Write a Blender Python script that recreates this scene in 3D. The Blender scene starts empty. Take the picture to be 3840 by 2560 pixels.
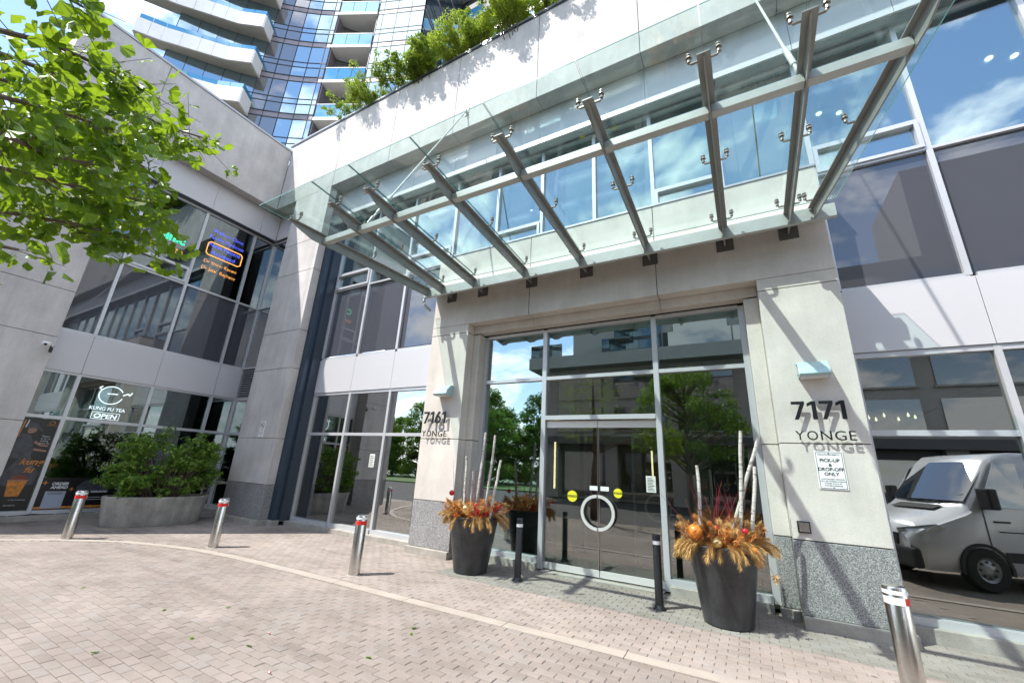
import bpy, bmesh, math, random
from mathutils import Vector, Matrix
R = math.radians
rnd = random.Random(11)
scene = bpy.context.scene
COL = scene.collection

# ------------------------------------------------------------------ camera
cam_d = bpy.data.cameras.new('camera'); cam = bpy.data.objects.new('camera', cam_d); COL.objects.link(cam)
yaw, pit, rol = R(29.96), R(17.5085), R(3.0645)
fw = Vector((-math.sin(yaw)*math.cos(pit), math.cos(yaw)*math.cos(pit), math.sin(pit)))
r0 = Vector((math.cos(yaw), math.sin(yaw), 0)); u0 = r0.cross(fw)
rr = r0*math.cos(rol)+u0*math.sin(rol); uu = -r0*math.sin(rol)+u0*math.cos(rol)
mw = Matrix((( rr.x, uu.x, -fw.x, 0), (rr.y, uu.y, -fw.y, 0), (rr.z, uu.z, -fw.z, 1.6), (0, 0, 0, 1)))
cam.matrix_world = mw
cam_d.sensor_width = 36; cam_d.sensor_fit = 'HORIZONTAL'; cam_d.lens = 36*1526.86/3840
cam_d.clip_start = .05; cam_d.clip_end = 2000
scene.camera = cam

# ------------------------------------------------------------------ world + sun
SUN = Vector((-.40, -.49, 1.0)).normalized()
EXPOSURE = 1.38; SKY = .135; SUNPOW = 3.2
world = bpy.data.worlds.new('World'); scene.world = world; world.use_nodes = True
nt = world.node_tree; N = nt.nodes; L = nt.links
for n in list(N): N.remove(n)
out = N.new('ShaderNodeOutputWorld'); bg = N.new('ShaderNodeBackground'); bg.inputs[1].default_value = SKY
sky = N.new('ShaderNodeTexSky'); sky.sky_type = 'NISHITA'; sky.sun_disc = False
sky.sun_elevation = math.asin(SUN.z); sky.sun_rotation = math.atan2(SUN.x, SUN.y)
sky.air_density = 1.0; sky.dust_density = .2; sky.ozone_density = 1.2
tc = N.new('ShaderNodeTexCoord'); sep = N.new('ShaderNodeSeparateXYZ'); L.new(tc.outputs['Generated'], sep.inputs[0])
def wm(op, a, b=None):
    m = N.new('ShaderNodeMath'); m.operation = op
    for i, s in enumerate((a, b)):
        if s is None: continue
        if isinstance(s, (int, float)): m.inputs[i].default_value = s
        else: L.new(s, m.inputs[i])
    return m.outputs[0]
zz = wm('ADD', wm('MAXIMUM', sep.outputs[2], 0.0), .32)
cv = N.new('ShaderNodeCombineXYZ'); L.new(wm('DIVIDE', sep.outputs[0], zz), cv.inputs[0]); L.new(wm('DIVIDE', sep.outputs[1], zz), cv.inputs[1])
nz = N.new('ShaderNodeTexNoise'); nz.inputs['Scale'].default_value = 2.7; nz.inputs['Detail'].default_value = 9; nz.inputs['Roughness'].default_value = .58
nz.inputs['Distortion'].default_value = .25
CLOUD = (-7.3, -3.1, 0)
va = N.new('ShaderNodeVectorMath'); va.operation = 'ADD'; va.inputs[1].default_value = CLOUD; L.new(cv.outputs[0], va.inputs[0]); L.new(va.outputs[0], nz.inputs['Vector'])
rp = N.new('ShaderNodeValToRGB'); rp.color_ramp.elements[0].position = .47; rp.color_ramp.elements[1].position = .575
rp.color_ramp.elements[0].color = (.0,)*3+(1,); rp.color_ramp.elements[1].color = (.92,)*3+(1,)
L.new(nz.outputs[0], rp.inputs[0])
hz = wm('MINIMUM', wm('ADD', rp.outputs[0], wm('MULTIPLY', wm('POWER', wm('SUBTRACT', 1.0, wm('MAXIMUM', sep.outputs[2], 0.0)), 6.0), .45)), 1.0)
mx = N.new('ShaderNodeMixRGB'); L.new(hz, mx.inputs[0]); L.new(sky.outputs[0], mx.inputs[1]); mx.inputs[2].default_value = (8.4, 8.5, 8.7, 1)
L.new(mx.outputs[0], bg.inputs[0]); L.new(bg.outputs[0], out.inputs[0])
sl = bpy.data.lights.new('sun', 'SUN'); sl.energy = SUNPOW; sl.angle = R(.55); sl.color = (1, .95, .88)
so = bpy.data.objects.new('sun', sl); COL.objects.link(so); so.rotation_euler = (-SUN).to_track_quat('-Z', 'Y').to_euler(); so.location = SUN*60
vs = scene.view_settings
vs.view_transform = 'Standard'; vs.look = 'None'; vs.exposure = EXPOSURE; vs.gamma = 1; vs.use_curve_mapping = False
scene.render.engine = 'CYCLES'
cy = scene.cycles; cy.max_bounces = 8; cy.transparent_max_bounces = 24; cy.glossy_bounces = 4; cy.diffuse_bounces = 3; cy.transmission_bounces = 4
cy.caustics_reflective = False; cy.caustics_refractive = False

# ------------------------------------------------------------------ materials
def newmat(name):
    m = bpy.data.materials.new(name); m.use_nodes = True
    for n in list(m.node_tree.nodes): m.node_tree.nodes.remove(n)
    o = m.node_tree.nodes.new('ShaderNodeOutputMaterial')
    return m, m.node_tree.nodes, m.node_tree.links, o
def noise(N, L, scale, detail=5, rough=.6, stretch=(1, 1, 1)):
    g = N.new('ShaderNodeNewGeometry'); mp = N.new('ShaderNodeMapping'); mp.inputs['Scale'].default_value = stretch
    L.new(g.outputs['Position'], mp.inputs[0])
    t = N.new('ShaderNodeTexNoise'); t.inputs['Scale'].default_value = scale; t.inputs['Detail'].default_value = detail; t.inputs['Roughness'].default_value = rough
    L.new(mp.outputs[0], t.inputs['Vector']); return t.outputs[0]
def ramp(N, L, src, stops):
    r = N.new('ShaderNodeValToRGB'); e = r.color_ramp.elements
    while len(e) < len(stops): e.new(.5)
    for i, (p, c) in enumerate(stops):
        e[i].position = p; e[i].color = (c if len(c) == 4 else tuple(c)+(1,))
    L.new(src, r.inputs[0]); return r.outputs[0]
def pm(name, col, rough=.6, metal=0, var=.0, vscale=3, bump=0, bscale=80, spec=.5, streak=0, fine=0, coat=0):
    m, N, L, o = newmat(name); p = N.new('ShaderNodeBsdfPrincipled')
    p.inputs['Roughness'].default_value = rough; p.inputs['Metallic'].default_value = metal
    p.inputs['Specular IOR Level'].default_value = spec; p.inputs['Coat Weight'].default_value = coat; p.inputs['Coat Roughness'].default_value = .05
    c = None
    def mul(c, src, a, lo=.3, hi=.7):
        f = ramp(N, L, src, [(lo, (1-a,)*3), (hi, (1+a*.6,)*3)])
        x = N.new('ShaderNodeMixRGB'); x.blend_type = 'MULTIPLY'; x.inputs[0].default_value = 1
        if c is None: x.inputs[1].default_value = tuple(col)+(1,)
        else: L.new(c, x.inputs[1])
        L.new(f, x.inputs[2]); return x.outputs[0]
    if var: c = mul(c, noise(N, L, vscale), var)
    if streak: c = mul(c, noise(N, L, 5, 5, .65, (1, 1, .14)), streak, .35, .7)
    if fine: c = mul(c, noise(N, L, 55, 3, .7), fine)
    if c is None: p.inputs['Base Color'].default_value = tuple(col)+(1,)
    else: L.new(c, p.inputs['Base Color'])
    if bump:
        b = N.new('ShaderNodeBump'); b.inputs['Strength'].default_value = bump; b.inputs['Distance'].default_value = .01
        L.new(noise(N, L, bscale, 6), b.inputs['Height']); L.new(b.outputs[0], p.inputs['Normal'])
    L.new(p.outputs[0], o.inputs[0]); return m
def glassm(name, tint, refl, rough=0.0, wav=.0, dirt=0.0, gcol=(1, 1, 1), back=None):
    """pane: a see-through (or back-painted) sheet under a clear mirror layer whose weight grows at grazing angles"""
    m, N, L, o = newmat(name)
    lw = N.new('ShaderNodeLayerWeight'); lw.inputs[0].default_value = .5
    pw = N.new('ShaderNodeMath'); pw.operation = 'POWER'; L.new(lw.outputs['Facing'], pw.inputs[0]); pw.inputs[1].default_value = 3.2
    ma = N.new('ShaderNodeMath'); ma.operation = 'MULTIPLY_ADD'; L.new(pw.outputs[0], ma.inputs[0]); ma.inputs[1].default_value = (1-refl)*.85; ma.inputs[2].default_value = refl
    if back is None:
        t = N.new('ShaderNodeBsdfTransparent'); t.inputs[0].default_value = tuple(tint)+(1,)
    else:
        t = N.new('ShaderNodeBsdfDiffuse'); t.inputs[0].default_value = tuple(back)+(1,)
    g = N.new('ShaderNodeBsdfGlossy'); g.inputs['Roughness'].default_value = rough; g.inputs['Color'].default_value = tuple(gcol)+(1,)
    if wav:
        b = N.new('ShaderNodeBump'); b.inputs['Strength'].default_value = wav; b.inputs['Distance'].default_value = .02
        L.new(noise(N, L, 1.1, 2, .4), b.inputs['Height']); L.new(b.outputs[0], g.inputs['Normal'])
    mix = N.new('ShaderNodeMixShader'); L.new(ma.outputs[0], mix.inputs[0]); L.new(t.outputs[0], mix.inputs[1]); L.new(g.outputs[0], mix.inputs[2])
    s = mix.outputs[0]
    if dirt:
        d = N.new('ShaderNodeBsdfDiffuse'); d.inputs[0].default_value = (.55, .62, .60, 1)
        tr = N.new('ShaderNodeBsdfTranslucent'); tr.inputs[0].default_value = (.5, .58, .56, 1)
        dd = N.new('ShaderNodeMixShader'); dd.inputs[0].default_value = .5; L.new(d.outputs[0], dd.inputs[1]); L.new(tr.outputs[0], dd.inputs[2])
        f = ramp(N, L, noise(N, L, 2.5, 8, .7, (1, .35, 1)), [(.35, (dirt*.25,)*3), (.75, (dirt*1.5,)*3)])
        m2 = N.new('ShaderNodeMixShader'); L.new(f, m2.inputs[0]); L.new(s, m2.inputs[1]); L.new(dd.outputs[0], m2.inputs[2]); s = m2.outputs[0]
    L.new(s, o.inputs[0]); return m
def emis(name, col, st):
    m, N, L, o = newmat(name); e = N.new('ShaderNodeEmission'); e.inputs[0].default_value = tuple(col)+(1,); e.inputs[1].default_value = st
    L.new(e.outputs[0], o.inputs[0]); return m
def leafm(name, c1, c2, trans=.5, tcol=None, rough=.5):
    m, N, L, o = newmat(name)
    oi = N.new('ShaderNodeObjectInfo')
    n1 = noise(N, L, 9, 2, .5)
    ad = N.new('ShaderNodeMath'); ad.operation = 'ADD'; L.new(n1, ad.inputs[0])
    rs = N.new('ShaderNodeMath'); rs.operation = 'MULTIPLY_ADD'; L.new(oi.outputs['Random'], rs.inputs[0]); rs.inputs[1].default_value = .35; rs.inputs[2].default_value = -.17; L.new(rs.outputs[0], ad.inputs[1])
    c = ramp(N, L, ad.outputs[0], [(.32, c1), (.68, c2)])
    p = N.new('ShaderNodeBsdfPrincipled'); p.inputs['Roughness'].default_value = rough; p.inputs['Specular IOR Level'].default_value = .4; L.new(c, p.inputs['Base Color'])
    t = N.new('ShaderNodeBsdfTranslucent')
    if tcol: t.inputs[0].default_value = tuple(tcol)+(1,)
    else: L.new(c, t.inputs[0])
    mix = N.new('ShaderNodeMixShader'); mix.inputs[0].default_value = trans; L.new(p.outputs[0], mix.inputs[1]); L.new(t.outputs[0], mix.inputs[2]); L.new(mix.outputs[0], o.inputs[0]); return m

M = {}
M['conc'] = pm('concrete', (.565, .545, .525), .85, var=.16, vscale=1.6, streak=.10, fine=.10, bump=.25, bscale=70)
M['lime'] = pm('limestone', (.62, .58, .53), .8, var=.15, vscale=1.3, streak=.06, fine=.09, bump=.22, bscale=60)
M['joint'] = pm('joint_filler', (.10, .095, .09), .9)
M['coping'] = pm('coping_metal', (.42, .43, .45), .4, .6, var=.1)
M['plinth'] = pm('plinth_stone', (.36, .335, .30), .85, var=.25, vscale=4, fine=.12, bump=.3)
M['panel'] = pm('spandrel_metal', (.57, .57, .59), .38, .15, var=.03, vscale=.6)
M['alu'] = pm('aluminium_frame', (.58, .59, .61), .32, .35, var=.04)
M['dalu'] = pm('dark_metal', (.05, .065, .09), .28, .3)
M['navy'] = pm('navy_metal', (.045, .07, .105), .25, .45)
M['black'] = pm('black_rubber', (.012, .012, .014), .5)
M['glass'] = glassm('window_glass', (.40, .47, .44), .40, wav=.012)
M['glassdoor'] = glassm('door_glass', (.66, .72, .68), .20, wav=.008)
M['glassup'] = glassm('sky_glass', (.58, .70, .66), .33, wav=.012, gcol=(.84, .97, 1))
M['glassl'] = glassm('shop_glass', (.34, .42, .40), .20, wav=.012, gcol=(.85, .97, 1))
M['glassr'] = glassm('clear_glass', (.45, .52, .48), .27, wav=.012)
M['glassblue'] = glassm('teal_glass', (.10, .28, .36), .30, wav=.01)
M['spand'] = glassm('back_painted_glass', None, .10, wav=.02, back=(.062, .066, .080), gcol=(.95, .98, 1))
M['cglass'] = glassm('canopy_glass', (.875, .962, .952), .06, dirt=.022)
M['cedge'] = pm('glass_edge', (.07, .20, .18), .15)
M['steel'] = pm('canopy_paint', (.29, .30, .29), .42, .15, var=.10, vscale=5, streak=.06)
M['steel_l'] = pm('canopy_beam_paint', (.46, .48, .46), .42, .15, var=.10, vscale=5)
M['inox'] = pm('brushed_steel', (.60, .58, .55), .24, 1, var=.14, vscale=4, fine=.10)
M['bronze'] = pm('fitting_steel', (.33, .28, .24), .3, .9)
M['handle'] = pm('handle_steel', (.80, .79, .77), .34, .45)
M['white'] = pm('white_paint', (.80, .80, .80), .5)
M['red'] = pm('red_tape', (.62, .02, .015), .45)
M['reft'] = pm('white_tape', (.82, .82, .84), .35)
M['post'] = pm('black_post', (.018, .018, .022), .38, var=.2, vscale=9)
M['pot'] = pm('charcoal_pot', (.046, .046, .050), .36, var=.5, vscale=4.5, streak=.4, fine=.22, bump=.3, bscale=30)
M['soil'] = pm('soil', (.03, .022, .016), .95, fine=.3)
M['planterc'] = pm('planter_concrete', (.37, .35, .315), .9, var=.3, vscale=3, streak=.22, fine=.2, bump=.5, bscale=45)
M['ink'] = pm('black_ink', (.014, .014, .016), .5)
M['letter'] = pm('letter_metal', (.018, .019, .022), .38, .4)
M['teal'] = pm('lamp_paint', (.40, .55, .57), .35, .2, var=.08, vscale=8)
M['yellow'] = pm('yellow_sticker', (.75, .68, .02), .5)
M['paper'] = pm('notice_paper', (.62, .63, .60), .7)
M['gold'] = pm('gold_bauble', (.72, .52, .22), .2, .8)
M['orange'] = pm('orange_bauble', (.70, .22, .03), .3)
M['redb'] = pm('red_bauble', (.55, .012, .02), .25)
M['plume'] = pm('dried_grass', (.72, .43, .16), .8, var=.35, vscale=25)
M['sprig'] = pm('dried_sprig', (.68, .27, .07), .8, var=.4, vscale=20)
M['twig'] = pm('red_twig', (.30, .03, .05), .6)
M['brown'] = pm('brown_twig', (.13, .08, .05), .8)
M['bark'] = pm('bark', (.13, .095, .075), .9, var=.3, vscale=15, bump=.5, bscale=40)
def birch():
    m, N, L, o = newmat('birch_bark'); p = N.new('ShaderNodeBsdfPrincipled'); p.inputs['Roughness'].default_value = .75
    a = ramp(N, L, noise(N, L, 9, 5, .7, (1.2, 1.2, 5)), [(.36, (.05, .04, .035)), (.43, (.52, .47, .42)), (.6, (.66, .62, .57))])
    L.new(a, p.inputs['Base Color']); L.new(p.outputs[0], o.inputs[0]); return m
M['birch'] = birch()
M['ginkgo'] = leafm('ginkgo_leaf', (.030, .085, .006), (.13, .25, .02), .42, (.30, .45, .02), .42)
M['bush'] = leafm('bush_leaf', (.09, .20, .02), (.42, .58, .11), .42, rough=.42)
M['shrub'] = leafm('shrub_leaf', (.17, .26, .025), (.38, .48, .05), .5)
M['treel'] = leafm('tree_leaf', (.07, .16, .02), (.18, .32, .04), .45)
M['grass'] = leafm('lawn_grass', (.05, .12, .02), (.09, .2, .03), .2)
M['asph'] = pm('asphalt', (.055, .054, .054), .9, var=.2, vscale=.6, fine=.25)
M['band'] = pm('band_concrete', (.335, .298, .26), .85, var=.12, vscale=2.5, fine=.12, bump=.2)
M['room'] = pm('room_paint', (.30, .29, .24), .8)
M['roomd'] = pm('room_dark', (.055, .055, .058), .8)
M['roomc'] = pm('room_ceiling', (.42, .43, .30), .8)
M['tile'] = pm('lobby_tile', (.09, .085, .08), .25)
M['tglass'] = glassm('tower_glass', None, .50, wav=.01, back=(.03, .05, .07), gcol=(.72, .92, 1))
M['tglass2'] = glassm('tower_glass_grey', None, .22, back=(.06, .065, .075))
M['tframe'] = pm('tower_frame', (.035, .038, .045), .6, 0, spec=.2)
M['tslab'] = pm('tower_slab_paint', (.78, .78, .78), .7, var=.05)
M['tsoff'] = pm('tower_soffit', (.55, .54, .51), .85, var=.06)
M['tspan'] = pm('tower_spandrel', (.22, .20, .22), .35, .4, var=.3, vscale=.8)
M['railg'] = glassm('rail_glass', None, .26, back=(.02, .20, .36), gcol=(.7, .92, 1))
M['neong'] = emis('neon_green', (.05, .9, .42), 1.0)
M['neonb'] = emis('neon_blue', (.10, .13, .95), 1.0)
M['neono'] = emis('neon_orange', (1, .42, .10), .9)
M['neonw'] = emis('neon_white', (.8, .95, 1), .55)
M['strip'] = emis('strip_light', (1, .82, .45), 1.2)
M['down'] = emis('downlight_lens', (1, .86, .6), 3.0)
M['pblack'] = pm('poster_black', (.008, .008, .009), .3)
M['pgrey'] = pm('poster_grey', (.055, .06, .072), .35, var=.5, vscale=9)
M['pskin'] = pm('poster_skin', (.30, .17, .12), .4)
M['porange'] = pm('poster_orange', (.62, .23, .03), .4, var=.5, vscale=14)
M['pwhite'] = pm('poster_white', (.7, .7, .7), .4)
M['pblue'] = pm('poster_paleblue', (.33, .37, .45), .4)
M['pred'] = pm('poster_red', (.22, .04, .02), .4, var=.4, vscale=20)
M['vanp'] = pm('van_paint', (.74, .76, .79), .22, .15, coat=.6)
M['vanb'] = pm('van_plastic', (.02, .02, .022), .55)
M['vang'] = glassm('van_glass', None, .30, back=(.015, .02, .025))
M['tyre'] = pm('tyre_rubber', (.02, .02, .02), .8)
M['rim'] = pm('wheel_rim', (.32, .33, .34), .35, .6)
M['lens'] = pm('headlamp_lens', (.45, .48, .5), .1, .3)
M['opp'] = pm('opposite_stone', (.34, .33, .31), .8, var=.1, vscale=.7)
M['oppd'] = pm('opposite_band', (.085, .085, .088), .6, var=.1)
M['oglass'] = glassm('opposite_glass', None, .22, back=(.02, .024, .028))
def granite():
    m, N, L, o = newmat('granite'); p = N.new('ShaderNodeBsdfPrincipled'); p.inputs['Roughness'].default_value = .45
    a = ramp(N, L, noise(N, L, 95, 3, .75), [(.36, (.05, .05, .055)), (.46, (.20, .20, .205)), (.56, (.36, .355, .35)), (.66, (.62, .61, .60))])
    b = ramp(N, L, noise(N, L, 3, 4, .6, (1, 1, .4)), [(.3, (.8,)*3), (.7, (1.1,)*3)])
    x = N.new('ShaderNodeMixRGB'); x.blend_type = 'MULTIPLY'; x.inputs[0].default_value = 1; L.new(a, x.inputs[1]); L.new(b, x.inputs[2])
    L.new(x.outputs[0], p.inputs['Base Color']); L.new(p.outputs[0], o.inputs[0]); return m
M['granite'] = granite()
PL, PW = .186, .0905
def paver(name, joints):
    """concrete paver colour: one tone per stone from its place in the running bond, plus wear; joints=True draws the bond for far ground"""
    m, N, L, o = newmat(name); p = N.new('ShaderNodeBsdfPrincipled'); p.inputs['Roughness'].default_value = .88
    g = N.new('ShaderNodeNewGeometry'); s = N.new('ShaderNodeSeparateXYZ'); L.new(g.outputs['Position'], s.inputs[0])
    def mt(op, a, b=None, c=None):
        q = N.new('ShaderNodeMath'); q.operation = op
        for i, v in enumerate((a, b, c)):
            if v is None: continue
            if isinstance(v, (int, float)): q.inputs[i].default_value = v
            else: L.new(v, q.inputs[i])
        return q.outputs[0]
    yr = mt('DIVIDE', s.outputs[1], PW); row = mt('FLOOR', yr); par = mt('FLOORED_MODULO', row, 2.0)
    xr = mt('ADD', mt('DIVIDE', s.outputs[0], PL), mt('MULTIPLY', par, .5)); colm = mt('FLOOR', xr)
    cx = N.new('ShaderNodeCombineXYZ'); L.new(row, cx.inputs[0]); L.new(colm, cx.inputs[1])
    wn = N.new('ShaderNodeTexWhiteNoise'); wn.noise_dimensions = '2D'; L.new(cx.outputs[0], wn.inputs['Vector'])
    tone = ramp(N, L, wn.outputs[0], [(0, (.200, .172, .152)), (.35, (.226, .194, .171)), (.7, (.242, .206, .184)), (1, (.228, .205, .188))])
    big = ramp(N, L, noise(N, L, .8, 6, .65), [(.32, (.80, .78, .77)), (.52, (1,)*3), (.70, (1.22, 1.2, 1.2))])
    gr = ramp(N, L, noise(N, L, 130, 3, .7), [(.3, (.82,)*3), (.7, (1.14,)*3)])
    st = ramp(N, L, noise(N, L, 3.1, 4, .5), [(.22, (.6, .55, .52)), (.31, (1,)*3)])
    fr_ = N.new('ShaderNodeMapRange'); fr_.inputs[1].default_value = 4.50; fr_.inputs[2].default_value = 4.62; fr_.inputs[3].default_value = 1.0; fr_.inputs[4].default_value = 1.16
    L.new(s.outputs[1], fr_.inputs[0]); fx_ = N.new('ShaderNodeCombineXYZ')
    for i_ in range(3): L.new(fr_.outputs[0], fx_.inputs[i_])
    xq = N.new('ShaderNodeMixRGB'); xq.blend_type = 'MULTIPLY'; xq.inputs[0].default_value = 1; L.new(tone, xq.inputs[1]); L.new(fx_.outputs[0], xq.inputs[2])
    c = xq.outputs[0]
    vo = N.new('ShaderNodeTexVoronoi'); vo.inputs['Scale'].default_value = 1.7; L.new(g.outputs['Position'], vo.inputs['Vector'])
    gum = ramp(N, L, vo.outputs['Distance'], [(.035, (.55, .54, .53)), (.05, (1,)*3)])
    tyre = ramp(N, L, noise(N, L, 1.6, 4, .55, (.25, 1.6, 1)), [(.33, (.84, .83, .82)), (.45, (1,)*3), (.66, (1.0,)*3), (.74, (1.16, 1.16, 1.17))])
    for q in (big, gr, st, gum, tyre):
        x = N.new('ShaderNodeMixRGB'); x.blend_type = 'MULTIPLY'; x.inputs[0].default_value = 1; L.new(c, x.inputs[1]); L.new(q, x.inputs[2]); c = x.outputs[0]
    if joints:
        fx = mt('ABSOLUTE', mt('SUBTRACT', mt('FRACT', xr), .5)); fy = mt('ABSOLUTE', mt('SUBTRACT', mt('FRACT', yr), .5))
        j = mt('MAXIMUM', mt('GREATER_THAN', fx, .475), mt('GREATER_THAN', fy, .46))
        x = N.new('ShaderNodeMixRGB'); L.new(j, x.inputs[0]); L.new(c, x.inputs[1]); x.inputs[2].default_value = (.22, .2, .18, 1); c = x.outputs[0]
    L.new(c, p.inputs['Base Color'])
    b = N.new('ShaderNodeBump'); b.inputs['Strength'].default_value = .35; b.inputs['Distance'].default_value = .004; L.new(noise(N, L, 160, 3), b.inputs['Height']); L.new(b.outputs[0], p.inputs['Normal'])
    L.new(p.outputs[0], o.inputs[0]); return m
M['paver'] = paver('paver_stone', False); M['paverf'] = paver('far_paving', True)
M['sand'] = pm('joint_sand', (.235, .20, .17), .95, var=.35, vscale=.9, fine=.25)

# ------------------------------------------------------------------ builders
PWL = {}
def wl(par): return PWL.get(par.name, Vector()) if par else Vector()
def link(name, data, par=None):
    o = bpy.data.objects.new(name, data); COL.objects.link(o)
    if par: o.parent = par
    PWL[o.name] = wl(par); return o
def thing(name, label, cat, loc=(0, 0, 0), group=None):
    o = bpy.data.objects.new(name, None); COL.objects.link(o); o.location = loc; o.empty_display_size = .2
    o['label'] = label; o['category'] = cat
    if group: o['group'] = group
    PWL[o.name] = Vector(loc); return o
def tag(o, label=None, cat=None, group=None, kind=None):
    if label: o['label'] = label
    if cat: o['category'] = cat
    if group: o['group'] = group
    if kind: o['kind'] = kind
    return o
class MB:
    def __init__(s): s.v = []; s.f = []
    def add(s, vs, fs):
        n = len(s.v); s.v += [tuple(v) for v in vs]; s.f += [tuple(i+n for i in f) for f in fs]; return s
    def box(s, x0, x1, y0, y1, z0, z1):
        return s.add([(x0, y0, z0), (x1, y0, z0), (x1, y1, z0), (x0, y1, z0), (x0, y0, z1), (x1, y0, z1), (x1, y1, z1), (x0, y1, z1)],
                     [(3, 2, 1, 0), (4, 5, 6, 7), (0, 1, 5, 4), (1, 2, 6, 5), (2, 3, 7, 6), (3, 0, 4, 7)])
    def bar(s, a, b, w, z0, z1):
        """upright slab along the plan line a-b, w thick"""
        a = Vector((a[0], a[1])); b = Vector((b[0], b[1])); d = (b-a).normalized(); n = Vector((-d.y, d.x))*w/2
        p = [a-n, b-n, b+n, a+n]
        return s.add([(q.x, q.y, z0) for q in p]+[(q.x, q.y, z1) for q in p], [(3, 2, 1, 0), (4, 5, 6, 7), (0, 1, 5, 4), (1, 2, 6, 5), (2, 3, 7, 6), (3, 0, 4, 7)])
    def prism(s, poly, z0, z1):
        n = len(poly)
        return s.add([(x, y, z0) for x, y in poly]+[(x, y, z1) for x, y in poly],
                     [tuple(range(n-1, -1, -1)), tuple(range(n, 2*n))]+[(i, (i+1) % n, n+(i+1) % n, n+i) for i in range(n)])
    def ext(s, poly, d):
        """poly of 3-D points extruded by d"""
        n = len(poly); d = Vector(d)
        return s.add([Vector(p) for p in poly]+[Vector(p)+d for p in poly], [tuple(range(n-1, -1, -1)), tuple(range(n, 2*n))]+[(i, (i+1) % n, n+(i+1) % n, n+i) for i in range(n)])
    def cyl(s, a, b, r0, r1=None, n=12, cap=True):
        r1 = r0 if r1 is None else r1; a = Vector(a); b = Vector(b); d = (b-a).normalized()
        u = d.orthogonal().normalized(); w = d.cross(u); k = len(s.v)
        for p, r in ((a, r0), (b, r1)):
            for i in range(n):
                t = 2*math.pi*i/n; s.v.append(tuple(p+(u*math.cos(t)+w*math.sin(t))*r))
        for i in range(n): s.f.append((k+i, k+(i+1) % n, k+n+(i+1) % n, k+n+i))
        if cap: s.f.append(tuple(range(k+n-1, k-1, -1))); s.f.append(tuple(range(k+n, k+2*n)))
        return s
    def tube(s, pts, r, n=6):
        for i in range(len(pts)-1):
            ra = r[i] if isinstance(r, (list, tuple)) else r; rb = r[i+1] if isinstance(r, (list, tuple)) else r
            s.cyl(pts[i], pts[i+1], ra, rb, n)
        return s
    def lathe(s, c, prof, n=32, sx=1, sy=1, cap=True, a0=0, a1=2*math.pi):
        k = len(s.v); full = abs(a1-a0-2*math.pi) < 1e-6; m = n if full else n+1
        for r, z in prof:
            for i in range(m):
                t = a0+(a1-a0)*i/n; s.v.append((c[0]+r*sx*math.cos(t), c[1]+r*sy*math.sin(t), c[2]+z))
        for j in range(len(prof)-1):
            for i in range(n if not full else m):
                i2 = (i+1) % m if full else i+1
                s.f.append((k+j*m+i, k+j*m+i2, k+(j+1)*m+i2, k+(j+1)*m+i))
        if cap and full:
            s.f.append(tuple(range(k+m-1, k-1, -1))); q = k+(len(prof)-1)*m; s.f.append(tuple(range(q, q+m)))
        return s
    def mesh(s, name, mat, off=Vector(), smooth=False):
        me = bpy.data.meshes.new(name); me.from_pydata([tuple(Vector(v)-off) for v in s.v], [], s.f)
        if mat: me.materials.append(mat)
        if smooth:
            me.polygons.foreach_set('use_smooth', [True]*len(me.polygons))
        me.update(); return me
    def build(s, name, mat, par=None, smooth=False, bevel=0, shade=None):
        off = wl(par); me = s.mesh(name, mat, off, smooth)
        if bevel:
            b = bmesh.new(); b.from_mesh(me); bmesh.ops.bevel(b, geom=b.edges[:], offset=bevel, segments=2, affect='EDGES', profile=.6); b.to_mesh(me); b.free()
        if smooth and shade is not None:
            b = bmesh.new(); b.from_mesh(me); b.normal_update()
            for e in b.edges:
                if len(e.link_faces) == 2 and e.calc_face_angle(0) > shade: e.smooth = False
            b.to_mesh(me); b.free()
        return link(name, me, par)
UB = {}
def ubox(name, mat, x0, x1, y0, y1, z0, z1, par=None, rz=0):
    """box piece sharing one unit mesh per material"""
    k = mat.name
    if k not in UB: UB[k] = MB().box(-.5, .5, -.5, .5, -.5, .5).mesh('unit_'+k, mat)
    o = link(name, UB[k], par); c = Vector(((x0+x1)/2, (y0+y1)/2, (z0+z1)/2))-wl(par)
    o.location = c; o.scale = (abs(x1-x0), abs(y1-y0), abs(z1-z0)); o.rotation_euler = (0, 0, rz); return o
def slab(name, mat, a, b, w, z0, z1, par, off=0):
    """unit-mesh slab along plan line a-b"""
    a = Vector(a); b = Vector(b); d = b-a; n = Vector((-d.y, d.x)).normalized(); c = (a+b)/2+n*off
    k = mat.name
    if k not in UB: UB[k] = MB().box(-.5, .5, -.5, .5, -.5, .5).mesh('unit_'+k, mat)
    o = link(name, UB[k], par); o.location = Vector((c.x, c.y, (z0+z1)/2))-wl(par); o.scale = (d.length, w, z1-z0); o.rotation_euler = (0, 0, math.atan2(d.y, d.x)); return o
def panel(name, mat, x0, x1, y0, y1, z0, z1, par, bevel=.007):
    return MB().box(x0, x1, y0, y1, z0, z1).build(name, mat, par, bevel=bevel)
def text_mesh(txt, size, mat, extrude=.001, offset=0, align='CENTER', outline=0, shear=0):
    c = bpy.data.curves.new('lettering', 'FONT'); c.body = txt; c.size = size; c.extrude = extrude; c.offset = offset; c.align_x = align; c.align_y = 'BOTTOM_BASELINE'
    c.shear = shear; c.resolution_u = 4
    if outline: c.fill_mode = 'NONE'; c.bevel_depth = outline; c.bevel_resolution = 1; c.extrude = 0
    o = bpy.data.objects.new('lettering', c); COL.objects.link(o)
    dg = bpy.context.evaluated_depsgraph_get(); me = bpy.data.meshes.new_from_object(o.evaluated_get(dg), depsgraph=dg)
    bpy.data.objects.remove(o); bpy.data.curves.remove(c)
    me.materials.clear(); me.materials.append(mat); return me
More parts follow.
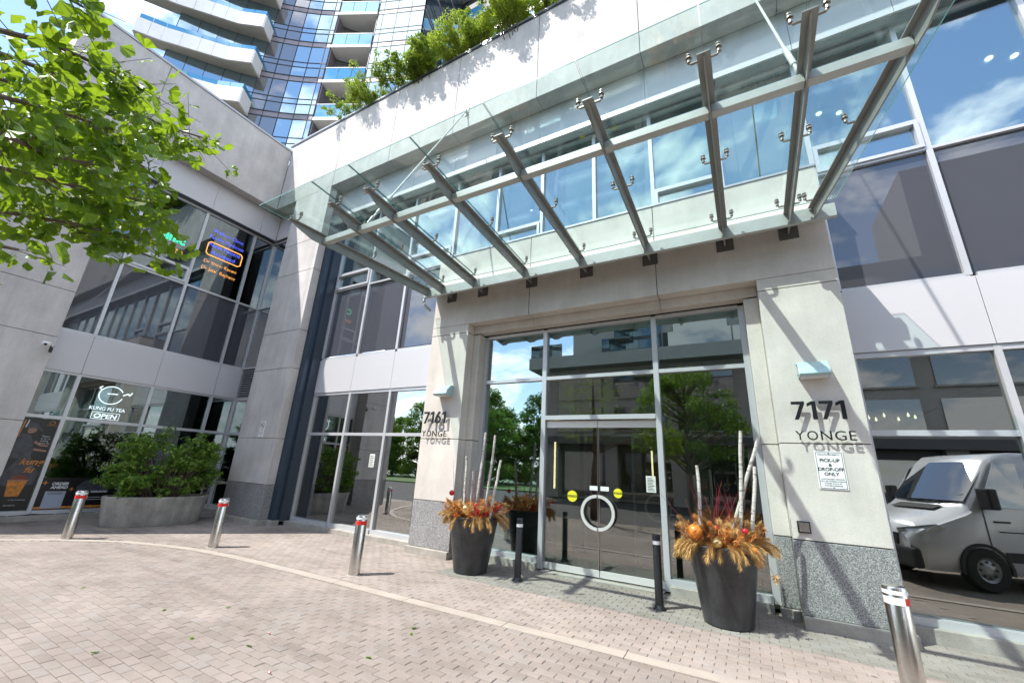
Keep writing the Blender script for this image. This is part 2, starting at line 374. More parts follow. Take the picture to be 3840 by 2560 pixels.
def text(name, txt, size, mat, pos, face, par=None, sx=1, **kw):
    """lettering at pos; face 'Y' faces the forecourt (-Y), 'X' faces +X"""
    o = link(name, text_mesh(txt, size, mat, **kw), par)
    o.location = Vector(pos)-wl(par); o.scale = (sx, 1, 1)
    o.rotation_euler = (R(90), 0, 0) if face == 'Y' else (R(90), 0, R(90)) if face == 'X' else (R(90), 0, R(180)); return o

# ------------------------------------------------------------------ ground
def struct(o): o['kind'] = 'structure'; return o
struct(MB().add([(-400, -400, -.045), (400, -400, -.045), (400, 400, -.045), (-400, 400, -.045)], [(0, 1, 2, 3)]).build('ground', M['asph']))
struct(MB().add([(-22, -1.2, -.012), (9, -1.2, -.012), (9, 7.2, -.012), (-22, 7.2, -.012)], [(0, 1, 2, 3)]).build('paving_bed', M['sand']))
# light concrete band that edges the driveway
BAND = [(-12.75, -1.0), (-12.62, .2), (-12.2, 1.35), (-11.54, 2.53), (-11.0, 3.16), (-10.14, 3.80), (-9.4, 4.10), (-8.65, 4.31), (-7.7, 4.43), (-6.77, 4.485), (-5.17, 4.53), (-3.9, 4.55), (-2.5, 4.58), (-1.2, 4.605), (.1, 4.635), (1.5, 4.66), (3.0, 4.69), (5, 4.72), (8.8, 4.76)]
def band_y(x):
    for i in range(len(BAND)-1):
        (xa, ya), (xb, yb) = BAND[i], BAND[i+1]
        if xa <= x <= xb: return ya+(yb-ya)*(x-xa)/max(xb-xa, 1e-6)
    return -99
bandroot = struct(MB().add([(p[0], p[1], -.0075) for p in BAND]+[(p[0]+(.11 if p[1] < 4 else .03), p[1]-.155, -.0075) for p in BAND],
                  [(i+1, i, len(BAND)+i, len(BAND)+i+1) for i in range(len(BAND)-1)]).build('kerb_band', M['sand']))
def offs(i):
    a = Vector(BAND[max(i-1, 0)]); b = Vector(BAND[min(i+1, len(BAND)-1)]); d = (b-a).normalized(); return Vector((d.y, -d.x))*.155
for i in range(len(BAND)-1):
    a, b = Vector(BAND[i]), Vector(BAND[i+1]); na, nb = offs(i), offs(i+1); d = (b-a).normalized()*.004
    p = [a+na+d, b+nb-d, b-d, a+d]
    MB().prism([(q.x, q.y) for q in p], -.03, .003).build('slab', M['band'], bandroot)
# pavers: real stones with chamfered tops
def on_band(x, y):
    for i in range(len(BAND)-1):
        a, b = Vector(BAND[i]), Vector(BAND[i+1]); p = Vector((x, y)); d = b-a; t = max(0, min(1, (p-a).dot(d)/d.length_squared))
        n = Vector((d.y, -d.x)).normalized(); q = p-(a+d*t)
        if q.length < .3 and -.02 < q.dot(n) < .175 and 0 <= (p-a).dot(d)/d.length_squared <= 1: return True
    return False
mwi = mw.inverted()
def pix(p):
    q = mwi @ Vector(p)
    if q.z > -.05: return None
    f = 1526.86/3.75; return (512+f*q.x/-q.z, 341-f*q.y/-q.z, -q.z)
def paver_geo(mb, x, y, dz, tx, ty):
    hx, hy, c = PL/2-.0022, PW/2-.0030, .0046
    def P(a, b, z): return (x+a, y+b, z+dz+a*tx+b*ty)
    mb.add([P(-hx, -hy, -.03), P(hx, -hy, -.03), P(hx, hy, -.03), P(-hx, hy, -.03), P(-hx, -hy, -.004), P(hx, -hy, -.004), P(hx, hy, -.004), P(-hx, hy, -.004),
            P(-hx+c, -hy+c, 0), P(hx-c, -hy+c, 0), P(hx-c, hy-c, 0), P(-hx+c, hy-c, 0)],
           [(0, 1, 5, 4), (1, 2, 6, 5), (2, 3, 7, 6), (3, 0, 4, 7), (4, 5, 9, 8), (5, 6, 10, 9), (6, 7, 11, 10), (7, 4, 8, 11), (8, 9, 10, 11)])
pr = random.Random(3); spots = []
for j in range(int(.3/PW), int(7.05/PW)):
    y = (j+.5)*PW
    for i in range(int(-14.4/PL), int(4.2/PL)):
        x = (i+.5)*PL-(.5*PL if j % 2 else 0)
        if on_band(x, y): continue
        q = pix((x, y, 0))
        if q is None or not (-140 < q[0] < 1164 and q[1] < 900): continue
        inside = 0 < q[0] < 1024 and 0 < q[1] < 682
        spots.append(((1 if inside else 0, 1/q[2]), x, y))
spots.sort(reverse=True)
paving = struct(MB().add([(-22, -1.2, -.009), (9, -1.2, -.009), (9, 7.2, -.009), (-22, 7.2, -.009)], [(0, 1, 2, 3)]).build('paving', M['sand']))
variants = []
for k in range(6):
    mb = MB(); paver_geo(mb, 0, 0, 0, pr.uniform(-.008, .008), pr.uniform(-.012, .012)); variants.append(mb.mesh('paver', M['paver']))
rest = MB()
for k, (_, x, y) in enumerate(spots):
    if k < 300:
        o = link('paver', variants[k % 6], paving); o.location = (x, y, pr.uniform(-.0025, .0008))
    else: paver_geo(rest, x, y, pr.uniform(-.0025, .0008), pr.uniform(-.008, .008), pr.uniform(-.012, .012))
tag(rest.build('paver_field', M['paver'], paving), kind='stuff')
struct(MB().add([(-22, -1.2, -.006), (-14.2, -1.2, -.006), (-14.2, 7.2, -.006), (-22, 7.2, -.006)], [(0, 1, 2, 3)]).build('side_paving', M['paverf']))
struct(MB().add([(-60, -9, -.03), (60, -9, -.03), (60, -1.2, -.03), (-60, -1.2, -.03)], [(0, 1, 2, 3)]).build('driveway', M['asph']))
struct(MB().box(-75, -13.5, -60, -17, -.04, .06).build('lawn', M['grass']))

# ------------------------------------------------------------------ podium building
B = thing('podium_building', 'pale concrete podium building with glazed storefronts around a corner forecourt', 'building', (-3, 7, 0))
YF, YP, YG = 6.47, 6.67, 7.17           # pillar/parapet face, portal face, glazing line
XF, XG = -13.5, -14.1
jg = .006
def bx(name, m, *a, bevel=.007): return panel(name, M[m], *a, B, bevel)
# backing walls (dark joint filler shows in the joints)
def back(x0, x1, y0, y1, z0, z1): return ubox('wall_core', M['joint'], x0, x1, y0, y1, z0, z1, B)
# main parapet
PX = [-13.5, -10.6, -8.17, -5.86, -3.43, -1.07, 1.31, 3.69, 6.07, 8.45]
back(-13.4, 8.45, YF+.02, YF+.36, 9.90, 12.56)
for a, b in zip(PX, PX[1:]): bx('parapet_panel', 'conc', a+jg, b-jg, YF, YF+.40, 9.88, 12.60)
ubox('coping', M['coping'], -13.62, 8.45, YF-.03, YF+.46, 12.603, 12.655, B)
ubox('coping_drip', M['dalu'], -13.62, 8.45, YF-.022, YF-.004, 12.55, 12.602, B)
# metal fascia under the parapet, set back
for a, b in zip([-13.86, -12.4, -10.34]+[-8.88, -7.45, -5.98, -4.7, -3.51, -2.28, -1.09, .11, 1.43, 2.80, 4.17, 5.54, 6.9], [-12.4, -10.34, -8.88, -7.45, -5.98, -4.7, -3.51, -2.28, -1.09, .11, 1.43, 2.80, 4.17, 5.54, 6.9, 8.4]):
    ubox('fascia_panel', M['panel'], a+.004, b-.004, 6.875, 6.92, 8.93, 9.875, B)
ubox('fascia_soffit', M['dalu'], -13.86, 8.4, 6.925, 7.3, 8.90, 8.955, B)
# left pillar
PJ = [.94, 2.08, 3.97, 5.08, 6.99, 8.07, 9.88]
back(-12.37, -10.65, YF+.02, 7.1, .1, 9.9)
for a, b in zip(PJ, PJ[1:]):
    bx('pillar_stone', 'conc', -12.4, -10.79, YF, YF+.3, a+jg, b-jg)
    bx('pillar_corner_stone', 'conc', -10.786, -10.62, YF, 6.70, a+jg, b-jg)
bx('granite_base', 'granite', -12.4, -10.79, YF-.004, YF+.3, .13, .94-jg)
bx('granite_corner', 'granite', -10.786, -10.616, YF-.004, 6.70, .13, .94-jg)
bx('plinth', 'plinth', -12.5, -10.54, YF-.08, 6.78, -.02, .125, bevel=.012)
# navy jamb
ubox('jamb', M['navy'], -10.612, -10.43, 6.70, 7.3, .12, 8.95, B)
ubox('jamb', M['dalu'], -10.428, -10.345, 6.86, 7.3, .12, 8.95, B)
bx('plinth', 'plinth', -10.538, -10.38, 6.64, 6.86, -.02, .118, bevel=.01)
bx('plinth', 'plinth', -10.378, -8.0, 6.98, 7.25, -.02, .10, bevel=.01)
bx('plinth', 'plinth', -7.994, -5.97, 6.98, 7.25, -.02, .10, bevel=.01)
# ---- glazing helpers on the main line
def mull(x, z0, z1, w=.07): return ubox('mullion', M['alu'], x-w/2, x+w/2, YG-.06, YG+.09, z0, z1, B)
def tran(x0, x1, z0, z1, d=.055): return ubox('transom', M['alu'], x0, x1, YG-d, YG+.085, z0, z1, B)
def pane(m, x0, x1, z0, z1, name='pane'):
    return ubox(name, M[m], x0, x1, YG, YG+.02, z0, z1, B)
UX = [-10.34, -8.88, -7.45, -5.98, -4.7, -3.51, -2.28, -1.09, .11, 1.43, 2.80, 4.17, 5.54, 6.9]
VENT = {0, 2, 4, 7, 9}
LIT = {6: 1}
for i, (a, b) in enumerate(zip(UX, UX[1:])):
    if i < 4 or i >= 8:
        pane('spand', a+.03, b-.03, 4.40, 6.41, 'spandrel_pane')
    if i in VENT:
        pane('glassup', a+.03, b-.03, 6.99, 8.86); pane('glassup', a+.09, b-.09, 6.50, 6.90, 'vent_pane')
        mb = MB(); x0, x1, z0, z1, t = a+.038, b-.038, 6.455, 6.945, .055
        mb.box(x0, x1, YG-.085, YG+.03, z0, z0+t); mb.box(x0, x1, YG-.085, YG+.03, z1-t, z1); mb.box(x0, x0+t, YG-.085, YG+.03, z0+t, z1-t); mb.box(x1-t, x1, YG-.085, YG+.03, z0+t, z1-t)
        mb.build('vent_frame', M['alu'], B); tran(a+.036, b-.036, 6.95, 6.99)
    else: pane('glassup', a+.03, b-.03, 6.46, 8.86)
    if i < 4 or i >= 8: tran(a+.036, b-.036, 6.41, 6.455)
    tran(a+.036, b-.036, 8.86, 8.90)
for i, x in enumerate(UX):
    mull(x, 4.36 if (i < 4 or i >= 9) else 6.3, 8.90)
M['blind'] = pm('roller_blind', (.80, .80, .66), .85)
for x0, x1, z0 in ((-3.0, -2.31, 6.5), (-2.25, -1.12, 6.5), (-1.06, .08, 7.02), (.14, 1.40, 6.5)): ubox('blind', M['blind'], x0, x1, YG+.11, YG+.115, z0, 8.86, B)
# ground floor left bay
for a, b in zip(UX[:3], UX[1:4]):
    pane('glass', a+.03, b-.03, .19, 2.22); pane('glass', a+.03, b-.03, 2.29, 3.28)
    tran(a+.036, b-.036, .10, .19, .09); tran(a+.036, b-.036, 2.22, 2.29); tran(a+.036, b-.036, 3.28, 3.345)
    ubox('spandrel_panel', M['panel'], a+.004, b-.004, YG-.075, YG+.06, 3.352, 4.285, B); tran(a+.036, b-.036, 4.292, 4.36)
for x in UX[:4]: mull(x, .10, 3.345)
# right bay
RX = [1.43, 2.845, 4.26, 5.68, 7.1]
for a, b in zip(RX, RX[1:]):
    pane('glassr', a+.03, b-.03, .23, 2.28); pane('glassr', a+.03, b-.03, 2.35, 3.33)
    tran(a+.036, b-.036, .15, .23, .09); tran(a+.036, b-.036, 2.28, 2.35); tran(a+.036, b-.036, 3.33, 3.40)
    ubox('spandrel_panel', M['panel'], a+.004, b-.004, YG-.075, YG+.06, 3.407, 4.335, B); tran(a+.036, b-.036, 4.34, 4.395)
    bx('plinth', 'plinth', a-.06, b-.066, 6.98, 7.25, -.02, .15, bevel=.01)
for x in RX: mull(x, .15, 3.40)
# ---- portal
PX0, PX1 = -5.92, 1.36
OX0, OX1, OZ = -4.94, .39, 4.55
IX0, IX1, IZ = -4.775, .19, 4.385
YI = 6.90
back(PX0+.03, OX0-.03, YP+.02, 7.1, .1, 6.2); back(OX1+.03, PX1-.03, YP+.02, 7.1, .1, 6.2); back(PX0+.03, PX1-.03, YP+.02, 7.1, 4.6, 6.2)
PJ2 = [.955, 2.13, 4.36]
for a, b in zip(PJ2, PJ2[1:]):
    bx('pier_stone', 'lime', PX0, OX0, YP, 7.13, a+jg, b-jg); bx('pier_stone', 'lime', OX1, PX1, YP, 7.13, a+jg, b-jg)
LJ = [PX0, -3.505, -1.055, PX1]
for a, b in zip(LJ, LJ[1:]):
    a2, b2 = a+(0 if a == PX0 else jg), b-(0 if b == PX1 else jg)
    bx('lintel_stone', 'lime', a2, b2, YP, 7.13, 4.555, 6.30)
bx('lintel_stone', 'lime', PX0, OX0, YP, 7.13, 4.36+jg, 4.549); bx('lintel_stone', 'lime', OX1, PX1, YP, 7.13, 4.36+jg, 4.549)
ubox('portal_flashing', M['coping'], PX0-.02, PX1+.02, YP-.015, 7.12, 6.303, 6.34, B)
# stepped inner frame
for a, b in zip([.955, 2.13], [2.13, 4.36]):
    bx('reveal_stone', 'lime', OX0+.003, IX0, YI, 7.12, a+jg, b-jg); bx('reveal_stone', 'lime', IX1, OX1-.003, YI, 7.12, a+jg, b-jg)
for a, b in zip([OX0+.003, -3.505, -1.055], [-3.505, -1.055, OX1-.003]):
    bx('reveal_stone', 'lime', a+jg/2, b-jg/2, YI, 7.12, IZ, 4.552)
bx('granite_base', 'granite', PX0-.004, OX0+.001, YP-.004, 7.13, .13, .955-jg); bx('granite_base', 'granite', OX1-.001, PX1+.004, YP-.004, 7.13, .13, .955-jg)
bx('granite_reveal', 'granite', OX0+.004, IX0+.002, YI-.003, 7.12, .13, .955-jg); bx('granite_reveal', 'granite', IX1-.002, OX1-.004, YI-.003, 7.12, .13, .955-jg)
bx('plinth', 'plinth', PX0-.03, OX0+.01, YP-.07, 7.1, -.02, .125, bevel=.012); bx('plinth', 'plinth', OX1-.01, PX1+.05, YP-.07, 7.1, -.02, .125, bevel=.012)
bx('plinth', 'plinth', OX0+.014, IX0+.02, YI-.06, 7.1, -.02, .122, bevel=.012); bx('plinth', 'plinth', IX1-.02, OX1-.014, YI-.06, 7.1, -.02, .122, bevel=.012)
# portal glazing + doors
GX = [IX0+.045, -3.325, -1.225, IX1-.045]
for x in GX: mull(x, .02 if x in GX[1:3] else .10, 4.34, .085)
for k, (a, b) in enumerate(zip(GX, GX[1:])):
    pane('glassup', a+.03, b-.03, 3.375, 4.30); tran(a+.043, b-.043, 3.31, 3.375); tran(a+.043, b-.043, 4.30, 4.36)
    if k == 1:
        pane('glassdoor', a+.03, b-.03, 2.62, 3.31); tran(a+.043, b-.043, 2.54, 2.62, .075)
    else:
        pane('glassdoor' if k else 'glassup', a+.03, b-.03, .19, 3.31); tran(a+.043, b-.043, .11, .19, .08); bx('plinth', 'plinth', a+.045, b-.045, 7.03, 7.25, -.02, .108, bevel=.008)
ubox('threshold', M['plinth'], -3.28, -1.27, 6.99, 7.4, -.03, .012, B)
ubox('threshold_rail', M['inox'], -3.28, -1.27, 7.13, 7.26, .013, .022, B)
for s in (-1, 1):
    x0, x1 = (-3.275, -2.283) if s < 0 else (-2.273, -1.275)
    d = MB().box(x0, x1, YG+.012, YG+.030, .13, 2.40).build('door', M['glassdoor'], B)
    MB().box(x0, x1, YG, YG+.042, .03, .13).build('bottom_rail', M['handle'], d, bevel=.004)
    MB().box(x0, x1, YG, YG+.042, 2.40, 2.525).build('top_rail', M['handle'], d, bevel=.004)
    e = x1 if s < 0 else x0
    MB().box(e-.012, e+.012, YG-.002, YG+.044, .131, 2.399).build('edge_rail', M['inox'], d)
    ring = MB(); pts = []
    for i in range(17):
        t = math.pi*i/16; pts.append((-2.278+s*(.012+.255*math.sin(t)), YG-.07, 1.0+.255*math.cos(t)))
    n = len(pts)
    for (ra, rb) in ((.0, .0),):
        vs = []
        for i, p in enumerate(pts):
            t = math.pi*i/16; dx, dz = s*math.sin(t), math.cos(t)
            for (o1, o2) in ((-.024, -.014), (.024, -.014), (.024, .014), (-.024, .014)): vs.append((p[0]+dx*o1, p[1]+o2, p[2]+dz*o1))
        fs = [(i*4+j, i*4+(j+1) % 4, (i+1)*4+(j+1) % 4, (i+1)*4+j) for i in range(n-1) for j in range(4)]+[(3, 2, 1, 0), ((n-1)*4, (n-1)*4+1, (n-1)*4+2, (n-1)*4+3)]
        ring.add(vs, fs)
    for zc in (1.255, .745): ring.cyl((-2.278+s*.03, YG-.07, zc), (-2.278+s*.03, YG+.01, zc), .012, n=10)
    ring.build('handle', M['handle'], d)
# inner vestibule doors with a ring pull
ubox('vestibule_frame', M['alu'], -3.4, -1.1, 9.6, 9.66, 2.48, 2.56, B)
for x in (-3.4, -2.28, -1.15): ubox('vestibule_frame', M['alu'], x, x+.05, 9.6, 9.66, .02, 2.48, B)
ring = MB().lathe((0, 0, 0), [(.235, -.014), (.275, -.014), (.275, .014), (.235, .014), (.235, -.014)], 36, cap=False)
ring.v = [(-1.75+x, 9.53+z, 1.0+y) for x, y, z in ring.v]; ring.build('vestibule_handle', M['handle'], B)
# rooms behind the glass
def room(x0, x1, y0, y1, z0, z1, wall='room', floor='tile', ceil='roomc', side=True):
    ubox('room_back', M[wall], x0, x1, y1, y1+.1, z0, z1, B); ubox('room_floor', M[floor], x0, x1, y0, y1, z0-.1, z0, B); ubox('room_ceiling', M[ceil], x0, x1, y0, y1, z1, z1+.1, B)
    if side: ubox('room_side', M[wall], x0-.1, x0, y0, y1, z0, z1, B); ubox('room_side', M[wall], x1, x1+.1, y0, y1, z0, z1, B)
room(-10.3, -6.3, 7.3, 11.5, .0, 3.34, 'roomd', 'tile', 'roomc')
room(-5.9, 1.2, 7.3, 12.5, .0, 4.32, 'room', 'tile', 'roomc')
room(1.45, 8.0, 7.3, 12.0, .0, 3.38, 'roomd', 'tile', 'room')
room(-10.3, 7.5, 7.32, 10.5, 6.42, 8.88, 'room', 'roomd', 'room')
for (x, y) in ((2.0, 8.6), (2.35, 8.75), (2.9, 8.9), (4.4, 8.5), (4.75, 8.62), (-4.3, 8.5)):
    MB().cyl((x, y, 8.86), (x, y, 8.879), .05, n=14).build('downlight', M['down'], B)
ubox('strip_light', M['strip'], -2.3, -2.26, 11.9, 11.93, 1.3, 2.3, B)
ubox('strip_light', M['strip'], -7.0, -6.96, 8.6, 8.63, .9, 2.5, B)
ubox('strip_light', M['strip'], -4.6, -4.56, 10.6, 10.63, 1.2, 2.4, B)
for k in range(9):
    y_ = 3.9+.36*k; MB().cyl((-15.6, y_, 2.72), (-15.6, y_, 3.34), .004, n=5).build('lamp_cord', M['ink'], B); MB().lathe((-15.6, y_, 2.55), [(.055, 0), (.06, .09), (.03, .16), (.012, .17)], 14, cap=False).build('pendant_shade', M['pwhite'], B)
for x_ in (2.2, 5.0):
    ch = MB().cyl((x_, 9.2, 2.75), (x_, 9.2, 3.38), .01, n=6)
    for k in range(6):
        t = k*1.047; ch.tube([(x_, 9.2, 2.75), (x_+.16*math.cos(t), 9.2+.16*math.sin(t), 2.66), (x_+.3*math.cos(t), 9.2+.3*math.sin(t), 2.74)], .008, 5)
    ch.build('chandelier', M['bronze'], B)
    for k in range(6):
        t = k*1.047; MB().lathe((x_+.3*math.cos(t), 9.2+.3*math.sin(t), 2.75), [(.001, 0), (.018, .02), (.012, .05), (.001, .08)], 8, cap=False).build('bulb', M['down'], B)
for x_ in (1.9, 3.1, 4.4, 5.7): ubox('ceiling_beam', M['roomd'], x_, x_+.12, 7.4, 12, 3.1, 3.3, B)
for x_, w_ in ((2.2, .9), (3.9, 1.4), (6.0, .9)): ubox('display_table', M['room'], x_, x_+w_, 9.0, 9.6, .0, .85, B)
ubox('reception_desk', M['room'], -4.6, -3.6, 10.3, 11.2, 0, 1.1, B); ubox('column', M['roomc'], -1.05, -.65, 9.2, 9.6, 0, 4.3, B); ubox('column', M['roomc'], -3.9, -3.5, 9.2, 9.6, 0, 4.3, B)
ubox('shop_counter', M['room'], -17.3, -16.7, 3.0, 6.8, .05, 1.1, B); ubox('menu_board', M['pwhite'], -17.95, -17.9, 3.5, 6.3, 2.1, 2.8, B)
for k in range(5): ubox('shelf', M['room'], -9.9+k*.75, -9.3+k*.75, 11.1, 11.45, 0, 2.0+.2*(k % 2), B)
# core of the building behind everything (keeps the light out)
ubox('building_core', M['roomd'], -14, 8.45, 12.7, 13.2, 0, 12.4, B); ubox('roof_deck', M['plinth'], -13.45, 8.45, 6.85, 13.2, 11.9, 12.05, B)
ubox('end_wall', M['conc'], 8.46, 8.7, 6.5, 13.2, 0, 12.6, B)

# ---- left wing
def lw(name, m, y0, y1, w0, w1, z0, z1, bevel=.007): return panel(name, M[m], XF+w0, XF+w1, y0, y1, z0, z1, B, bevel)
def lu(name, m, y0, y1, x0, x1, z0, z1): return ubox(name, M[m], x0, x1, y0, y1, z0, z1, B)
YC = .975
lu('wall_core', 'joint', YC+.03, 6.45, XF-.36, XF-.02, 9.87, 12.26)
for a, b in zip([YC, 2.71, 6.465], [2.71, 6.465]): lw('parapet_panel', 'conc', a+(0 if a == YC else jg), b-jg, -.40, 0, 9.85, 12.30)
lu('coping', 'coping', YC-.03, YF+.02, XF-.46, XF+.03, 12.303, 12.37)
ubox('coping', M['coping'], -30, XF-.462, YC-.03, YC+.4, 12.303, 12.37, B)
PJ3 = [-.02, .94, 2.08, 3.97, 5.08, 6.99, 8.07, 9.85]
lu('wall_core', 'joint', YC+.03, 2.60, XF-.58, XF-.02, 0, 9.85)
for k, (a, b) in enumerate(zip(PJ3, PJ3[1:])):
    lw('pier_stone', 'granite' if k == 0 else 'conc', YC, 2.63, -.62, 0, a+jg, b-jg)
SX = [XF-.63, -17.5, -21, -24.5, -28]
for k, (a, b) in enumerate(zip([0, 3.97, 8.07, 9.85], [3.97, 8.07, 9.85, 12.30])):
    for p, q in zip(SX, SX[1:]): panel('side_stone', M['conc'], q+jg, p-jg if p != SX[0] else p, YC, YC+.35, a+jg, b-jg, B)
panel('side_stone', M['conc'], XF-.63, XF-.41, YC, YC+.35, 9.85+jg, 12.3, B)
for a, b in zip([2.64, 3.35, 4.81, 6.3], [3.35, 4.81, 6.3, 6.87]): lu('fascia_panel', 'panel', a+.004, b-.004, -13.92, -13.875, 8.93, 9.845)
lu('fascia_soffit', 'dalu', 2.64, 6.9, -14.25, -13.925, 8.90, 8.955)
LY = [2.66, 3.345, 4.815, 6.30, 6.955]
def lmull(y, z0, z1, w=.07): return lu('mullion', 'alu', y-w/2, y+w/2, XG-.09, XG+.05, z0, z1)
def ltran(a, b, z0, z1, d=.045): return lu('transom', 'alu', a, b, XG-.085, XG+d, z0, z1)
def lpane(m, a, b, z0, z1, name='pane'): return lu(name, m, a, b, XG-.02, XG, z0, z1)
for i, (a, b) in enumerate(zip(LY, LY[1:])):
    lpane('glassl', a+.03, b-.03, .20, 2.20); lpane('glassl', a+.03, b-.03, 2.27, 3.25)
    ltran(a+.036, b-.036, .12, .20, .08); ltran(a+.036, b-.036, 2.20, 2.27); ltran(a+.036, b-.036, 3.25, 3.30)
    lu('spandrel_panel', 'panel', a+.004, b-.004, XG-.06, XG+.07, 3.306, 4.255); ltran(a+.036, b-.036, 4.26, 4.32)
    lpane('spand', a+.03, b-.03, 4.32, 6.34, 'spandrel_pane'); ltran(a+.036, b-.036, 6.34, 6.40)
    if i == 1:
        lpane('glassl', a+.09, b-.09, 6.46, 6.80, 'vent_pane'); lpane('glassl', a+.03, b-.03, 6.90, 8.83)
        mb = MB(); y0, y1, z0, z1, t = a+.038, b-.038, 6.404, 6.86, .055
        mb.box(XG-.03, XG+.08, y0, y1, z0, z0+t); mb.box(XG-.03, XG+.08, y0, y1, z1-t, z1); mb.box(XG-.03, XG+.08, y0, y0+t, z0+t, z1-t); mb.box(XG-.03, XG+.08, y1-t, y1, z0+t, z1-t)
        mb.build('vent_frame', M['alu'], B); ltran(a+.036, b-.036, 6.864, 6.90)
    else: lpane('glassl', a+.03, b-.03, 6.40, 8.83)
    ltran(a+.036, b-.036, 8.83, 8.895)
for y in LY[:-1]: lmull(y, .12, 3.30); lmull(y, 4.262, 8.895)
lu('mullion', 'alu', 6.93, 7.06, XG-.09, XG+.06, .12, 8.895)
lw('plinth', 'plinth', 2.64, 4.8, -.64, -.36, -.02, .115, bevel=.01); lw('plinth', 'plinth', 4.806, 7.0, -.64, -.36, -.02, .115, bevel=.01)
# short return beside the pillar
for z0, z1, m in ((.2, 2.2, 'glassblue'), (2.27, 3.25, 'glassblue'), (4.32, 6.34, 'spand'), (6.4, 8.83, 'glassblue')):
    ubox('pane', M[m], -14.02, -12.45, 6.99, 7.01, z0, z1, B)
for z0, z1 in ((.1, .2), (2.2, 2.27), (3.25, 3.32), (4.26, 4.32), (6.34, 6.40), (8.83, 8.9)): ubox('transom', M['alu'], -14.03, -12.42, 6.95, 7.05, z0, z1, B)
ubox('louver_back', M['black'], -14.02, -12.45, 7.03, 7.05, 3.33, 4.25, B)
for k in range(12):
    mb = MB(); z = 3.34+k*.076; mb.ext([(-14.03, 6.96, z), (-14.03, 7.02, z+.05), (-14.03, 7.026, z+.043), (-14.03, 6.966, z-.006)], (1.6, 0, 0)); mb.build('louver_slat', M['alu'], B)
bx('plinth', 'plinth', -14.0, -12.51, 6.9, 7.2, -.02, .1, bevel=.01)
# left wing rooms
lu('room_back', 'roomd', 1.2, 7.5, -18.1, -18, 0, 9); lu('room_floor', 'tile', 1.2, 7.5, -18, -14.2, -.02, .05); lu('room_ceiling', 'room', 1.2, 7.5, -18, -14.2, 3.35, 3.45)
lu('room_ceiling', 'room', 1.2, 7.5, -18, -14.2, 8.9, 9.0); lu('room_floor', 'roomd', 1.2, 7.5, -18, -14.2, 6.2, 6.3); lu('room_side', 'room', 7.5, 7.6, -18, -10.7, 0, 9)
lu('roof_deck', 'plinth', 1.35, 12.7, -28, -13.9, 11.9, 12.05)

# ------------------------------------------------------------------ residential tower behind
T = thing('residential_tower', 'curved glass residential tower with white balconies rising behind the podium', 'tower', (-20, 13, 12.06))
FL = 2.95; LEV = [12.15+FL*k for k in range(0, 9)]
def lerp(a, b, t): return (a[0]+(b[0]-a[0])*t, a[1]+(b[1]-a[1])*t)
arc = [(-20.76, 10.58), (-21.02, 10.44), (-21.78, 10.01), (-22.52, 9.52), (-23.23, 8.99), (-23.9, 8.44), (-24.5, 7.85), (-25.1, 7.2), (-25.7, 6.5), (-26.3, 5.75), (-26.9, 4.95)]
bay2 = [(-18.3, 11.80), (-17.98, 11.93), (-17.1, 12.28), (-16.22, 12.63), (-15.35, 12.97)]
side = [(-15.35, 12.97), (-15.75, 14.2), (-16.15, 15.4), (-16.5, 16.6), (-16.8, 17.8)]
hidden = MB()
def cell(p, q, z0, lst, thin=False):
    """three panes of one column"""
    for (a, b) in ((.42, 1.10), (1.16, 1.50), (1.56, 2.86)):
        if lst is None:
            hidden.bar(p, q, .06, z0+a, z0+b)
        else:
            d = Vector(q)-Vector(p); u = d.normalized()*.03
            slab('pane', M['tglass2'] if lst else M['tglass'], Vector(p)+u, Vector(q)-u, .05, z0+a, z0+b, T)
def frame(pl, z0, inward):
    mb = MB()
    for p in pl: mb.cyl((p[0], p[1], z0), (p[0], p[1], z0+FL), .045, n=4)
    for p, q in zip(pl, pl[1:]):
        for z in (.36, 1.13, 1.53, 2.9): mb.bar(p, q, .08, z0+z-.03, z0+z+.03)
    mb.build('window_frame', M['tframe'], T)
    mb = MB()
    for p, q in zip(pl, pl[1:]): mb.bar(p, q, .05, z0+.0, z0+.33)
    mb.build('spandrel_band', M['tspan'], T)
for k, z0 in enumerate(LEV):
    vis = 1 <= k <= 7
    for i, (p, q) in enumerate(zip(arc, arc[1:])):
        cell(p, q, z0, (i >= 3) if (vis and i < 5) else None)
    for p, q in zip(bay2, bay2[1:]): cell(p, q, z0, False if vis else None)
    for p, q in zip(side, side[1:]): cell(p, q, z0, False if vis else None)
    frame(arc, z0, 1); frame(bay2, z0, 1); frame(side, z0, 1)
tag(hidden.build('pane_field', M['tglass'], T), kind='stuff')
